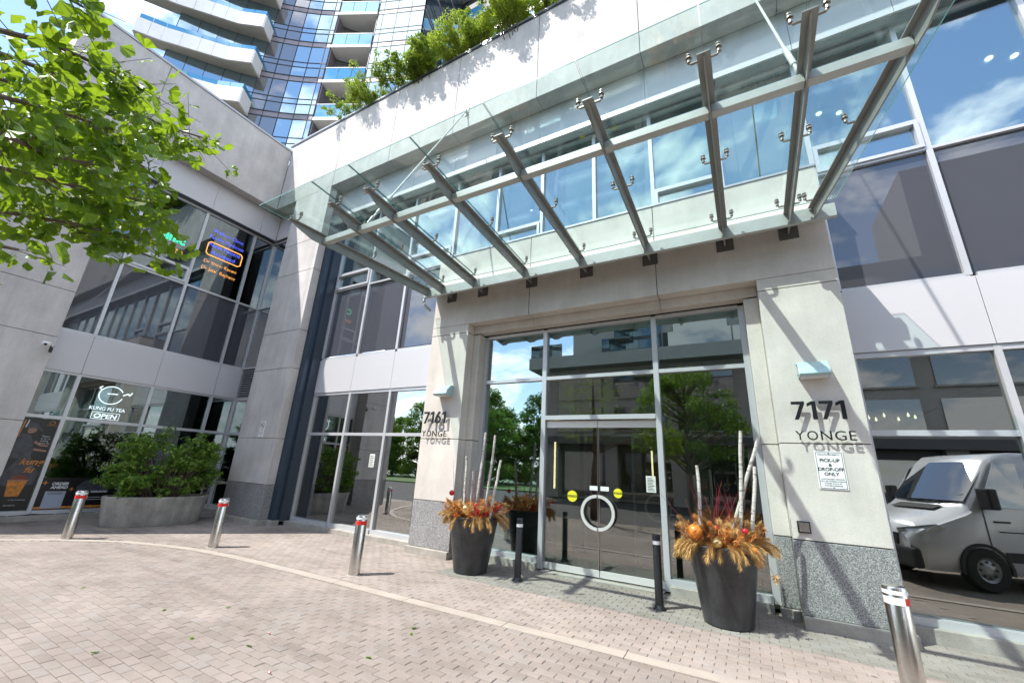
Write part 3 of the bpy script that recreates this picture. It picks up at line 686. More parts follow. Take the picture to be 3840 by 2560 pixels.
# recessed balconies between the bays
rb = [(-20.74, 10.60), (-18.32, 11.79)]; rdir = (Vector(rb[1])-Vector(rb[0])).normalized(); rin = Vector((-rdir.y, rdir.x))
for k, z0 in enumerate(LEV):
    a, b = Vector(rb[0]), Vector(rb[1])
    poly = [a+rdir*.05-rin*.12, b-rdir*.05-rin*.12, b-rdir*.05+rin*1.7, a+rdir*.05+rin*.7]
    bal = MB().prism([tuple(p) for p in poly], z0-.10, z0+.12).build('balcony', M['tslab'], T)
    for i in range(3):
        p, q = a+(b-a)*(.03+i/3*.95), a+(b-a)*(.03+(i+1)/3*.95)
        mb = MB().bar(p+rdir*.015-rin*.06, q-rdir*.015-rin*.06, .02, z0+.16, z0+1.12); mb.build('rail_pane', M['railg'], bal)
    MB().bar(a+rdir*.06-rin*.06, b-rdir*.06-rin*.06, .05, z0+1.125, z0+1.17).build('handrail', M['alu'], bal)
    mb = MB(); mb.bar(a+rin*.75, b+rin*1.75, .08, z0+.12, z0+2.84); mb.build('balcony_door', M['tglass2'], T)
    MB().bar(a+rdir*.02, a+rin*.8, .08, z0+.12, z0+2.84).build('balcony_wall', M['tspan'], T); MB().bar(b-rdir*.02, b+rin*1.75, .08, z0+.12, z0+2.84).build('balcony_wall', M['tspan'], T)
# big curved balconies on the left
OC = [(-28.3, 2.3), (-27.3, 3.52), (-26.6, 4.52), (-25.4, 5.83), (-24.45, 6.87), (-23.26, 7.70)]
INN = [(-23.95, 8.75), (-25.15, 7.45), (-26.0, 6.5), (-26.9, 5.3), (-27.9, 3.9), (-28.8, 2.7)]
for k in range(9):
    z0 = 11.95+FL*k
    oc, inn = (OC[1:], INN[:-1]) if z0 < 25 else (OC, INN)
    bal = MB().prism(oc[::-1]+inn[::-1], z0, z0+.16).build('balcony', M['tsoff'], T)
    for i, (p, q) in enumerate(zip(oc, oc[1:])):
        for h in range(2):
            n = 2; pp, qq = lerp(p, q, h/n), lerp(p, q, (h+1)/n)
            d = (Vector(qq)-Vector(pp)).normalized()*.008
            MB().bar(Vector(pp)+d, Vector(qq)-d, .10, z0-.02, z0+.98).build('fascia_panel', M['tslab'], bal)
            MB().bar(Vector(pp)+d*2, Vector(qq)-d*2, .02, z0+.99, z0+1.33).build('rail_pane', M['railg'], bal)
    MB().bar(oc[-1], (-23.88, 8.52), .10, z0-.02, z0+.98).build('fascia_panel', M['tslab'], bal)
    MB().bar(oc[-1], (-23.88, 8.52), .02, z0+.99, z0+1.33).build('rail_pane', M['railg'], bal)
    MB().bar(oc[0], inn[-1], .10, z0-.02, z0+.98).build('fascia_panel', M['tslab'], bal)
# set-back wing to the right with small balconies
wing = [(-16.8, 17.8), (-15.3, 17.8), (-13.8, 17.8), (-12.3, 17.8), (-10.8, 17.8), (-9.3, 17.8)]
for k, z0 in enumerate(LEV[:8]):
    mb = MB()
    for p, q in zip(wing, wing[1:]): mb.bar(p, q, .05, z0+.4, z0+2.86)
    mb.build('glass_band', M['tglass'], T); frame(wing, z0, 1)
    bal = MB().box(-15.6, -13.3, 16.4, 17.75, z0-.1, z0+.12).build('balcony', M['tslab'], T)
    for i in range(2): MB().box(-15.58+i*1.14, -14.46+i*1.14, 16.42, 16.44, z0+.15, z0+1.15).build('rail_pane', M['railg'], bal)
    MB().box(-15.6, -15.58, 16.44, 17.7, z0+.15, z0+1.15).build('rail_pane', M['railg'], bal)
MB().prism([(-20.7, 10.75), (-18.4, 11.9), (-18.3, 11.95), (-15.5, 13.1), (-16.95, 17.9), (-9.3, 17.95), (-9.3, 28), (-30, 28), (-30, 6), (-27.1, 5.1), (-24.0, 8.6), (-21.7, 10.2)], LEV[-1]+FL, LEV[-1]+FL+.6).build('roof_slab', M['tslab'], T)
MB().prism([(-19.8, 13.3), (-16.0, 14.6), (-17.2, 18.2), (-9.5, 18.3), (-9.5, 27), (-29.5, 27), (-29.5, 6.5), (-27.4, 5.6), (-24.4, 9.0), (-22.0, 10.9)], 12.06, LEV[-1]+FL).build('tower_core', M['tframe'], T)

# ------------------------------------------------------------------ glass canopy
K = thing('glass_canopy', 'glass entrance canopy on grey steel ribs hung by two tie rods over the doors', 'canopy', (-2.3, 6.6, 5.2))
def zt(y): return 5.36+.066*(6.3-y)
RB = [(-5.85, -6.50), (-5.45,)*2, (-4.62,)*2, (-3.44,)*2, (-2.29,)*2, (-1.14,)*2, (.03,)*2, (.88,)*2, (1.17, 1.80)]
YB, YT = 6.288, 3.35
def rx(i, y):
    a, b = RB[i]; return a+(b-a)*(YB-y)/(YB-YT)
for i in range(9):
    xa, xb = RB[i]; d = Vector((xb-xa, YT-YB)).normalized(); n = Vector((-d.y, d.x))
    if n.x < 0: n = -n
    h = .062; t = .014
    mb = MB()
    def P(y, off, z): x = rx(i, y); return (x+n.x*off, y+n.y*off, z)
    mb.ext([P(YB, -h, zt(YB)-t), P(YB, h, zt(YB)-t), P(YT, h, zt(YT)-t), P(YT, -h, zt(YT)-t)], (0, 0, t))
    web = [P(YB, -.008, zt(YB)-t), P(YB, -.008, zt(YB)-.185), P(YT+.42, -.008, zt(YT+.42)-.185), P(YT+.16, -.008, zt(YT+.16)-.10), P(YT+.02, -.008, zt(YT)-.03), P(YT+.02, -.008, zt(YT+.02)-t)]
    mb.ext(web, (n.x*.016, n.y*.016, 0))
    mb.build('rib', M['steel'], K)
# cross beam between the ribs
YC0, YC1 = 3.93, 4.03
for i in range(8):
    a0, b0 = rx(i, YC0)+.011, rx(i+1, YC0)-.011; a1, b1 = rx(i, YC1)+.011, rx(i+1, YC1)-.011
    if i == 0: a0 = rx(0, YC0)+.02; a1 = rx(0, YC1)+.02
    z0, z1 = zt(4)-.16, zt(4)-.055
    MB().add([(a0, YC0, z0), (b0, YC0, z0), (b1, YC1, z0), (a1, YC1, z0), (a0, YC0, z1), (b0, YC0, z1), (b1, YC1, z1), (a1, YC1, z1)],
             [(3, 2, 1, 0), (4, 5, 6, 7), (0, 1, 5, 4), (1, 2, 6, 5), (2, 3, 7, 6), (3, 0, 4, 7)]).build('cross_beam', M['steel_l'], K, bevel=.006)
MB().box(-5.98, 1.42, 6.29, 6.36, 5.165, 5.37).build('back_beam', M['steel_l'], K, bevel=.006)
MB().box(-5.96, 1.36, 6.361, 6.668, 5.355, 5.368).build('closure_plate', M['steel_l'], K)
for x in (-5.46, -4.63, -3.455, -2.30, -1.14, .03, .89):
    mb = MB().box(x-.012, x+.012, 6.361, 6.654, 5.22, 5.31); mb.build('bracket_arm', M['steel'], K)
    MB().box(x-.125, x+.125, 6.655, 6.668, 5.13, 5.37).build('bracket_plate', M['joint'], K)
# glass panes
def gz(y): return zt(y)+.105
GE = [(-6.16, -6.86)]+[(RB[i][0], RB[i][0]) for i in range(1, 8)]+[(1.46, 2.15)]
YG0, YG1 = 6.33, 2.99
for i in range(8):
    (ba, fa), (bb, fb) = GE[i], GE[i+1]; g = .007
    p = [(ba+g, YG0, gz(YG0)), (fa+g, YG1, gz(YG1)), (fb-g, YG1, gz(YG1)), (bb-g, YG0, gz(YG0))]
    me = MB().ext([p[3], p[2], p[1], p[0]], (0, 0, .017))
    o = me.build('glass_pane', M['cglass'], K); o.data.materials.append(M['cedge'])
    for f in o.data.polygons:
        if abs(f.normal.z) < .5: f.material_index = 1
# point fittings
fit = MB()
fit.box(-.125, .125, -.012, .012, .0, .016)
for s in (-1, 1):
    fit.cyl((s*.12, 0, .006), (s*.135, 0, .05), .010, n=8); fit.cyl((s*.135, 0, .03), (s*.135, 0, .055), .020, n=10)
    fit.cyl((s*.135, 0, .06), (s*.135, 0, .082), .016, n=10); fit.cyl((s*.135, 0, .084), (s*.135, 0, .104), .030, n=14); fit.cyl((s*.135, 0, .124), (s*.135, 0, .136), .026, n=14)
fme = fit.mesh('glass_fitting', M['bronze'])
for i in range(9):
    for y in (3.44, 4.86, 6.12):
        o = link('glass_fitting', fme, K); o.location = Vector((rx(i, y), y, zt(y)))-wl(K)
# tie rods
for x in (-5.45, .88):
    a, b = Vector((x, 6.44, 10.40)), Vector((x, 4.12, zt(4.12)+.12)); d = (b-a).normalized()
    mb = MB().cyl(a, b, .017, n=10); rod = mb.build('tie_rod', M['steel_l'], K, smooth=True, shade=.6)
    L_ = (b-a).length
    MB().cyl(a+d*(L_-.95), a+d*(L_-.35), .030, n=12).build('turnbuckle', M['steel_l'], rod, smooth=True, shade=.6)
    MB().cyl(a+d*(L_-.20), b, .036, .026, n=12).build('clevis', M['steel'], rod, smooth=True, shade=.6)
    mb = MB().box(x-.06, x+.06, 6.452, 6.469, 10.28, 10.54); mb.box(x-.016, x+.016, 6.38, 6.452, 10.33, 10.46); mb.build('wall_bracket', M['steel_l'], rod)
    MB().box(x-.014, x+.014, 4.05, 4.2, zt(4.1)+.0, zt(4.1)+.12).build('lug', M['steel'], rod)
MB().tube([(-5.93, 6.28, 5.13), (-5.93, 6.28, 5.03), (-5.90, 6.34, 4.96), (-5.86, 6.45, 4.9)], .028, 10).build('drain_spout', M['steel_l'], K, smooth=True)

# ------------------------------------------------------------------ signs and fittings on the walls
def numbers(num, xs, label):
    A = thing('address_sign', label, 'sign', (xs, 6.66, 2.2))
    x = xs
    for ch, w in zip(num, (.168, .136, .168, .136)):
        z0, H = 2.432, .24
        if ch == '7': P = [(.018, 0), (.062, 0), (.148, .205), (.148, .24), (0, .24), (0, .20), (.096, .20)]
        elif ch == '1': P = [(.055, 0), (.102, 0), (.102, .24), (.058, .24), (.004, .212), (.004, .168), (.055, .194)]
        if ch in '71':
            o = MB().ext([(x+a, 6.594, z0+b) for a, b in P], (0, .010, 0)).build('digit', M['letter'], A)
        else:
            r = MB()
            for i in range(24):
                t0, t1 = 2*math.pi*i/24, 2*math.pi*(i+1)/24
                q = [(x+.075+rr2*math.cos(t), z0+.078+rr2*math.sin(t)) for rr2, t in ((.078, t0), (.078, t1), (.034, t1), (.034, t0))]
                r.ext([(c[0], 6.594, c[1]) for c in q], (0, .010, 0))
            r.ext([(x+a, 6.5935, z0+b) for a, b in ((.0, .09), (.036, .06), (.088, .15), (.128, .24), (.074, .24), (.012, .13))], (0, .010, 0))
            r.build('digit', M['letter'], A)
        x += w
        for zc in (2.47, 2.64): MB().cyl((x-w+.08, 6.6, zc), (x-w+.08, 6.668, zc), .004, n=6).build('pin', M['letter'], A)
    x = xs
    for ch, w in zip('YONGE', (.125, .145, .145, .145, .10)):
        me = text_mesh(ch, .168, M['letter'], extrude=.005, offset=.0006, align='LEFT')
        mi = min(v.co.x for v in me.vertices); ma = max(v.co.x for v in me.vertices); s = min(1.25, (w-.03)/(ma-mi))
        o = link('letter', me, A); o.scale = (s, 1, 1); o.rotation_euler = (R(90), 0, 0); o.location = Vector((x-mi*s, 6.60, 2.17))-wl(A); x += w
        MB().cyl((x-w+.055, 6.6, 2.2), (x-w+.055, 6.668, 2.2), .0035, n=6).build('pin', M['letter'], A)
numbers('7171', .58, 'black raised street number 7171 YONGE on the pier beside the pick-up sign')
numbers('7161', -5.83, 'black raised street number 7161 YONGE on the opposite pier of the doorway')
def lamp(xc, label):
    A = thing('wall_lamp', label, 'lamp', (xc, 6.67, 3.1), 'wedge wall lamps on the portal piers')
    pr = [(6.668, 3.21), (6.60, 3.205), (6.47, 3.09), (6.44, 3.015), (6.47, 2.99), (6.668, 2.99)]
    MB().ext([(xc-.17, y, z) for y, z in pr], (.34, 0, 0)).build('housing', M['teal'], A, bevel=.006)
    MB().box(xc-.15, xc+.15, 6.48, 6.66, 2.978, 2.988).build('lens', M['pwhite'], A)
    for z in (3.17, 3.03):
        MB().cyl((xc-.178, 6.62, z), (xc-.171, 6.62, z), .010, n=8).build('screw', M['ink'], A)
lamp(.885, 'pale teal wedge wall lamp on the pier with the white parking sign'); lamp(-5.36, 'pale teal wedge wall lamp on the pier beside the grey spandrel panels and left storefront')
A = thing('parking_sign', 'white rectangular pick-up and drop-off only sign screwed under the number 7171', 'sign', (.9, 6.665, 1.8))
MB().box(.752, 1.048, 6.660, 6.6665, 1.575, 2.035).build('plate', M['white'], A, bevel=.002)
mb = MB()
for a in ((.765, 1.035, 1.586, 1.590), (.765, 1.035, 2.020, 2.024), (.765, .769, 1.59, 2.02), (1.031, 1.035, 1.59, 2.02)): mb.box(a[0], a[1], 6.6575, 6.6592, a[2], a[3])
mb.build('border', M['ink'], A)
for t, sz, z, of in (('PRIVATE PROPERTY', .026, 1.985, 0), ('PICK-UP', .056, 1.905, .0014), ('&', .05, 1.852, .0014), ('DROP-OFF', .056, 1.797, .0014), ('ONLY', .056, 1.740, .0014), ('UNATTENDED VEHICLES', .021, 1.690, 0), ('WILL BE TAGGED AND/OR', .021, 1.664, 0), ('TOWED AWAY AT', .021, 1.638, 0), ("OWNER'S EXPENSE", .021, 1.612, 0)):
    text('lettering', t, sz, M['ink'], (.90, 6.6588, z), 'Y', A, offset=of, extrude=.0006)
for z in (2.010, 1.600): MB().cyl((.9, 6.656, z), (.9, 6.660, z), .006, n=8).build('screw', M['inox'], A)
A = thing('outlet_box', 'small black framed outlet box low on the pier under the pick-up sign', 'outlet', (.52, 6.66, 1.11))
MB().box(.455, .592, 6.645, 6.668, 1.042, 1.178).build('frame', M['ink'], A, bevel=.005); MB().box(.470, .577, 6.634, 6.6445, 1.057, 1.163).build('cover', M['inox'], A, bevel=.003)
A = thing('no_smoking_sign', 'small white no smoking sign high on the left pillar', 'sign', (-11.3, 6.46, 2.3))
MB().box(-11.44, -11.22, 6.459, 6.4685, 2.10, 2.52).build('plate', M['white'], A, bevel=.002)
rg = MB().lathe((0, 0, 0), [(.070, 0), (.083, 0), (.083, .002), (.070, .002), (.070, 0)], 28, cap=False); rg.v = [(-11.33+x, 6.4575-z, 2.41+y) for x, y, z in rg.v]
rg.ext([(-11.39, 6.4575, 2.455), (-11.38, 6.4575, 2.465), (-11.27, 6.4575, 2.365), (-11.28, 6.4575, 2.355)], (0, -.002, 0)); rg.build('ring', M['ink'], A)
MB().box(-11.37, -11.29, 6.4555, 6.458, 2.40, 2.417).build('cigarette', M['ink'], A)
for i, t in enumerate(('NO SMOKING', 'WITHIN 9 METRES', 'OF ENTRANCE')): text('lettering', t, .024, M['ink'], (-11.33, 6.4582, 2.27-.05*i), 'Y', A, extrude=.0006)
A = thing('security_camera', 'white dome security camera on a bracket at the left pier edge', 'camera', (-13.45, 2.5, 3.75))
MB().cyl((-13.499, 2.62, 3.72), (-13.25, 2.56, 3.72), .016, n=8).build('arm', M['white'], A); MB().box(-13.5, -13.47, 2.57, 2.627, 3.60, 3.76).build('base', M['vanb'], A)
MB().lathe((-13.2, 2.45, 3.72), [(.0, -.06), (.05, -.052), (.075, -.02), (.08, .01), (.07, .045), (.0, .055)], 20, cap=False).build('dome', M['white'], A, smooth=True)
MB().cyl((-13.28, 2.53, 3.72), (-13.2, 2.46, 3.72), .02, n=8).build('neck', M['white'], A)
MB().lathe((-13.145, 2.43, 3.70), [(0, -.03), (.03, -.01), (.03, .02), (0, .035)], 12, cap=False).build('lens', M['ink'], A, smooth=True)

# ------------------------------------------------------------------ window graphics, left wing (facing +X)
XS = XG+.006
def flat(par, name, mat, pts, d=0, t=.0012): return MB().ext([(XS+d, y, z) for y, z in pts], (t, 0, 0)).build(name, mat, par)
A = thing('poster', 'tall black tea poster with a working barista filling the edge window', 'poster', (XS, 3.0, .2))
flat(A, 'sheet', M['pblack'], [(2.70, .215), (3.305, .215), (3.305, 2.185), (2.70, 2.185)])
flat(A, 'smoke', M['pgrey'], [(2.72, .95), (2.9, 1.30), (3.0, 1.5), (3.12, 1.2), (3.28, 1.0), (3.25, .75), (2.9, .7), (2.74, .75)], .002)
flat(A, 'shirt', M['pgrey'], [(2.72, 1.3), (3.05, 1.28), (3.06, 1.50), (3.0, 1.68), (2.94, 1.80), (2.80, 1.84), (2.73, 1.6)], .004)
flat(A, 'face', M['pskin'], [(2.88, 1.84), (2.94, 1.84), (2.985, 1.87), (3.005, 1.91), (2.99, 1.96), (2.89, 1.98), (2.86, 1.9)], .006)
flat(A, 'cap', M['pgrey'], [(2.80, 1.94), (2.99, 1.965), (3.10, 1.90), (3.09, 1.93), (3.03, 2.0), (2.98, 2.06), (2.88, 2.08), (2.81, 2.02)], .008)
flat(A, 'arm', M['pskin'], [(3.02, 1.64), (3.13, 1.575), (3.26, 1.565), (3.27, 1.605), (3.15, 1.62), (3.04, 1.69)], .008)
flat(A, 'arm', M['pskin'], [(3.05, 1.475), (3.27, 1.45), (3.27, 1.49), (3.06, 1.525)], .010)
flat(A, 'cup', M['porange'], [(2.90, .50), (3.10, .50), (3.16, .84), (2.86, .84)], .006); flat(A, 'topping', M['pred'], [(2.87, .84), (3.15, .84), (3.10, .93), (3.02, .95), (2.92, .92)], .008)
flat(A, 'cup_rim', M['pskin'], [(2.85, .825), (3.17, .825), (3.17, .85), (2.85, .85)], .010)
text('lettering', 'kung', .19, M['porange'], (XS+.012, 3.10, 1.17), 'X', A, extrude=.0006, shear=.35, offset=.003); text('lettering', 'fu', .19, M['porange'], (XS+.012, 3.10, 1.00), 'X', A, extrude=.0006, shear=.35, offset=.003)
for i, t in enumerate(("There's", 'an art in', 'making', 'good tea.')): text('lettering', t, .045, M['pwhite'], (XS+.012, 3.11, 1.78-.05*i), 'X', A, extrude=.0004, align='LEFT')
text('lettering', 'In Class Tea Brewed', .03, M['pwhite'], (XS+.012, 3.1, .42), 'X', A, extrude=.0004); text('lettering', '@kungfutea', .035, M['pwhite'], (XS+.012, 3.02, .31), 'X', A, extrude=.0004)
rg = MB().lathe((0, 0, 0), [(.042, 0), (.053, 0), (.053, .002), (.042, .002), (.042, 0)], 20, cap=False); rg.v = [(XS+.012+z, 3.20+x, 2.10+y*.8) for x, y, z in rg.v]; rg.build('emblem', M['porange'], A)
text('lettering', 'KUNG FU TEA', .026, M['porange'], (XS+.012, 3.2, 2.03), 'X', A, extrude=.0004)
flat(A, 'side_mark', M['porange'], [(2.74, 1.75), (2.765, 1.75), (2.79, 2.13), (2.765, 2.13)], .009); flat(A, 'side_mark', M['pwhite'], [(2.80, 1.97), (2.82, 1.97), (2.84, 2.13), (2.82, 2.13)], .011)
A = thing('order_banner', 'low black order ahead banner across the shop window behind the bush', 'banner', (XS, 4.2, .2))
flat(A, 'sheet', M['pblack'], [(3.385, .215), (6.26, .215), (6.26, .90), (3.385, .90)])
flat(A, 'stripe', M['porange'], [(3.39, .225), (6.25, .225), (6.25, .27), (3.39, .27)], .002)
flat(A, 'screen', M['pblue'], [(3.50, .235), (3.84, .235), (3.84, .60), (3.50, .60)], .004)
for i in range(3): flat(A, 'screen_line', M['pgrey'], [(3.55, .53+.02*i), (3.79, .53+.02*i), (3.79, .537+.02*i), (3.55, .537+.02*i)], .006)
text('lettering', 'ORDER', .085, M['pwhite'], (XS+.004, 3.70, .735), 'X', A, extrude=.0006, offset=.003, shear=.15); text('lettering', 'AHEAD', .085, M['pwhite'], (XS+.004, 3.70, .655), 'X', A, extrude=.0006, offset=.003, shear=.15)
text('lettering', 'TORONTO', .06, M['pwhite'], (XS+.004, 4.42, .56), 'X', A, extrude=.0006, offset=.002, shear=.15)
flat(A, 'skyline', M['pgrey'], [(4.0, .55), (4.0, .7), (4.12, .84), (4.34, .86), (4.40, .80), (4.55, .78), (4.62, .55)], .002)
for (y, z, s) in ((3.45, .78, .06), (3.92, .64, .05)):
    flat(A, 'spark', M['porange'], [(y-s, z), (y-s*.2, z-s*.2), (y, z-s), (y+s*.2, z-s*.2), (y+s, z), (y+s*.2, z+s*.2), (y, z+s), (y-s*.2, z+s*.2)], .004)
for i in range(4): flat(A, 'print_line', M['pwhite'], [(4.05+.1*i, .45-.05*(i % 2)), (4.35+.08*i, .45-.05*(i % 2)), (4.35+.08*i, .458-.05*(i % 2)), (4.05+.1*i, .458-.05*(i % 2))], .004+.001*i)
text('lettering', 'AHEAD', .05, M['pwhite'], (XS+.004, 4.75, .75), 'X', A, extrude=.0006)
A = thing('tea_shop_sign', 'white lit teapot logo with OPEN lettering in the shop window', 'sign', (XS, 4.06, 2.3))
rg = MB()
for i in range(30):
    t0, t1 = 2*math.pi*i/34+.5, 2*math.pi*(i+1)/34+.5
    rg.cyl((XS+.02, 4.04+.235*math.cos(t0), 2.90+.22*math.sin(t0)), (XS+.02, 4.04+.235*math.cos(t1), 2.90+.22*math.sin(t1)), .012, n=6)
rg.tube([(XS+.02, 3.84, 3.0), (XS+.02, 3.78, 3.06), (XS+.02, 3.83, 3.10)], .012, 6); rg.tube([(XS+.02, 4.27, 2.93), (XS+.02, 4.36, 2.99), (XS+.02, 4.40, 2.95), (XS+.02, 4.44, 3.03)], .014, 6); rg.cyl((XS+.02, 3.96, 2.93), (XS+.02, 4.16, 2.945), .014, n=6)
rg.build('teapot_outline', M['neonw'], A)
text('lettering', 'KUNG FU TEA', .118, M['neonw'], (XS+.01, 4.06, 2.515), 'X', A, extrude=.003, sx=.93); text('lettering', 'OPEN', .15, M['neonw'], (XS+.01, 4.06, 2.325), 'X', A, extrude=.003, offset=.002, shear=.1, sx=1.15)
fr = MB()
for a, b in (((3.80, 2.30), (4.33, 2.30)), ((4.33, 2.30), (4.33, 2.46)), ((4.33, 2.46), (3.80, 2.46)), ((3.80, 2.46), (3.80, 2.30))): fr.cyl((XS+.012, a[0], a[1]), (XS+.012, b[0], b[1]), .005, n=6)
fr.build('box_outline', M['neonw'], A)
A = thing('clinic_sign', 'green and orange neon clinic sign half hidden by ginkgo leaves', 'sign', (XS, 4.08, 7.1))
text('lettering', 'Clinic', .34, M['neong'], (XS+.012, 4.09, 7.50), 'X', A, outline=.008, sx=1.05); text('lettering', 'Unit 290', .25, M['neono'], (XS+.012, 4.08, 7.14), 'X', A, extrude=.003, offset=-.004, sx=1.0)
A = thing('patient_sign', 'blue and orange neon new patient sign in the clinic window beside the corner', 'sign', (XS, 5.55, 6.9))
for t, z, s, m in (('Walk-in Clinic', 8.33, .165, 'neonb'), ('Family Medicine', 8.10, .165, 'neonb'), ('New Patient', 7.83, .19, 'neonb'), ('Accepted', 7.60, .19, 'neonb'), ('Dr Shirin Ravani', 7.27, .15, 'neono'), ('Dr Jalal  Baghaee', 7.04, .15, 'neono')):
    text('lettering', t, s, M[m], (XS+.012, 5.55, z), 'X', A, extrude=.003, offset=-.0045, sx=.98)
fr = MB(); c = [(5.06, 7.60), (5.06, 7.92), (5.12, 7.98), (6.02, 7.98), (6.08, 7.92), (6.08, 7.60), (6.02, 7.54), (5.12, 7.54)]
for a, b in zip(c, c[1:]+c[:1]): fr.cyl((XS+.015, a[0], a[1]), (XS+.015, b[0], b[1]), .010, n=6)
fr.build('box_outline', M['neono'], A)
A = thing('power_cable', 'black power cable sagging along the sill of the shop window', 'cable', (-13.95, 4, .1))
pts = [(-13.93, 2.66+.12*i, .135-.03*math.sin((i % 6)/6*math.pi)) for i in range(33)]
MB().tube(pts, .013, 6).build('cable', M['black'], A)
for i in (3, 9, 15, 21, 27): MB().box(-13.945, -13.915, pts[i][1]-.012, pts[i][1]+.012, pts[i][2]-.02, pts[i][2]+.02).build('clip', M['pwhite'], A)
# ---- stickers on the entrance doors
def disc(x, y, z, r, label, m):
    A = thing('caution_sticker', label, 'sticker', (x, y, z))
    MB().cyl((x, y, z), (x, y+.0015, z), r, n=28).build('disc', M[m], A)
    MB().box(x-r*1.02, x+r*1.02, y-.0015, y-.0003, z-r*.2, z+r*.2).build('bar', M['ink'], A)
    text('lettering', 'CAUTION', r*.42, M[m], (x, y-.0018, z-r*.14), 'Y', A, extrude=.0004, offset=.0006)
disc(-2.755, YG+.008, 1.225, .092, 'round yellow caution sticker on the left door leaf', 'yellow')
disc(-1.95, YG+.008, 1.325, .075, 'round yellow caution sticker on the right door leaf', 'yellow')
for x, lab in ((-2.365, 'white pull label on the left door leaf above its ring handle'), (-2.175, 'white pull label on the right door leaf above its ring handle')):
    A = thing('pull_label', lab, 'label', (x, YG+.008, 1.38)); MB().box(x-.072, x+.072, YG+.008, YG+.0105, 1.345, 1.415).build('plate', M['white'], A); text('lettering', 'PULL', .05, M['paper'], (x, YG+.0072, 1.362), 'Y', A, extrude=.0004)
A = thing('door_notice', 'printed paper notice taped inside the right door leaf', 'notice', (-1.41, YG+.008, 1.5))
MB().box(-1.485, -1.335, YG+.008, YG+.0105, 1.375, 1.625).build('sheet', M['paper'], A)
for i in range(9): MB().box(-1.465, -1.355-(i % 3)*.015, YG+.0065, YG+.0078, 1.40+i*.023, 1.408+i*.023).build('print_line', M['ink'], A)
A = thing('window_notice', 'pale notice sheet pinned inside the storefront window left of the 7161 pier', 'notice', (-7.78, YG-.004, 1.66))
MB().box(-7.87, -7.70, YG-.004, YG-.002, 1.50, 1.80).build('sheet', M['paper'], A)
for i in range(6): MB().box(-7.85, -7.73-(i % 2)*.02, YG-.0058, YG-.0043, 1.53+i*.042, 1.545+i*.042).build('print_line', M['oppd'], A)
A = thing('no_smoking_decal', 'white ring window decal behind the bush near the corner', 'sticker', (XS, 6.0, 1.7))
rg = MB().lathe((0, 0, 0), [(.14, 0), (.155, 0), (.155, .002), (.14, .002), (.14, 0)], 28, cap=False); rg.v = [(XS+.004+z, 6.02+x, 1.62+y*1.2) for x, y, z in rg.v]
rg.ext([(XS+.004, 5.93, 1.75), (XS+.004, 5.95, 1.76), (XS+.004, 6.11, 1.49), (XS+.004, 6.09, 1.48)], (.002, 0, 0)); rg.build('ring', M['pblue'], A)

# ------------------------------------------------------------------ street furniture
def copy_tree(src, loc, label=None, rz=0):
    r = src.copy(); COL.objects.link(r); r.location = loc; r.rotation_euler = (0, 0, rz); PWL[r.name] = Vector(loc)
    if label: r['label'] = label
    def rec(s, d):
        for c in [c for c in bpy.data.objects if c.parent == s]:
            n = c.copy(); COL.objects.link(n); n.parent = d; rec(c, n)
    rec(src, r); return r
def bollard(loc):
    A = thing('steel_bollard', '', 'bollard', (0, 0, 0), 'steel bollards along the driveway edge'); r = .083
    MB().lathe((0, 0, 0), [(r, -.02), (r, .81), (r-.006, .822), (r-.03, .828)], 32).build('post', M['inox'], A, smooth=True, shade=.5)
    MB().lathe((0, 0, 0), [(r+.0015, .765), (r+.0015, .795)], 32, cap=False).build('white_band', M['reft'], A, smooth=True)
    MB().lathe((0, 0, 0), [(r+.0015, .69), (r+.0015, .745)], 24, cap=False, a0=R(-40), a1=R(110)).build('red_band', M['red'], A, smooth=True)
    MB().lathe((0, 0, 0), [(r+.0015, .69), (r+.0015, .745)], 24, cap=False, a0=R(110), a1=R(320)).build('white_band', M['reft'], A, smooth=True)
    MB().lathe((0, 0, 0), [(r+.012, -.02), (r+.012, .004), (r, .006)], 32, cap=False).build('collar', M['plinth'], A, smooth=True)
    return A
b0 = bollard((0, 0, 0)); b0.location = (-10.98, 3.22, 0); b0.rotation_euler = (0, 0, R(-60)); b0['label'] = 'stainless steel bollard in front of the tea poster, standing before the shop window'
copy_tree(b0, (-8.62, 4.53, 0), 'stainless steel bollard between the concrete planter and the left pillar, on the band', R(-70))
copy_tree(b0, (-5.30, 4.86, 0), 'stainless steel bollard in front of the storefront left of the 7161 pier', R(-80))
copy_tree(b0, (.98, 5.09, 0), 'stainless steel bollard before the 7171 pier with the van reflected beside it', R(-20))
def post(loc, label):
    A = thing('black_post', label, 'post', loc, 'black posts before the doors'); x, y, _ = loc
    MB().lathe((x, y, 0), [(.052, 0), (.050, .86), (.044, .875)], 24).build('tube', M['post'], A, smooth=True, shade=.5)
    MB().lathe((x, y, 0), [(.085, 0), (.083, .008), (.066, .02), (.053, .05)], 24, cap=False).build('base', M['post'], A, smooth=True)
    MB().lathe((x, y, 0), [(.0525, .755), (.0520, .80)], 24, cap=False).build('white_band', M['reft'], A, smooth=True)
post((-3.27, 6.23, 0), 'slim black post standing between the yellow sticker door leaf and the pot without pumpkins'); post((-1.19, 6.23, 0), 'slim black post standing next to the pot topped with pumpkins')

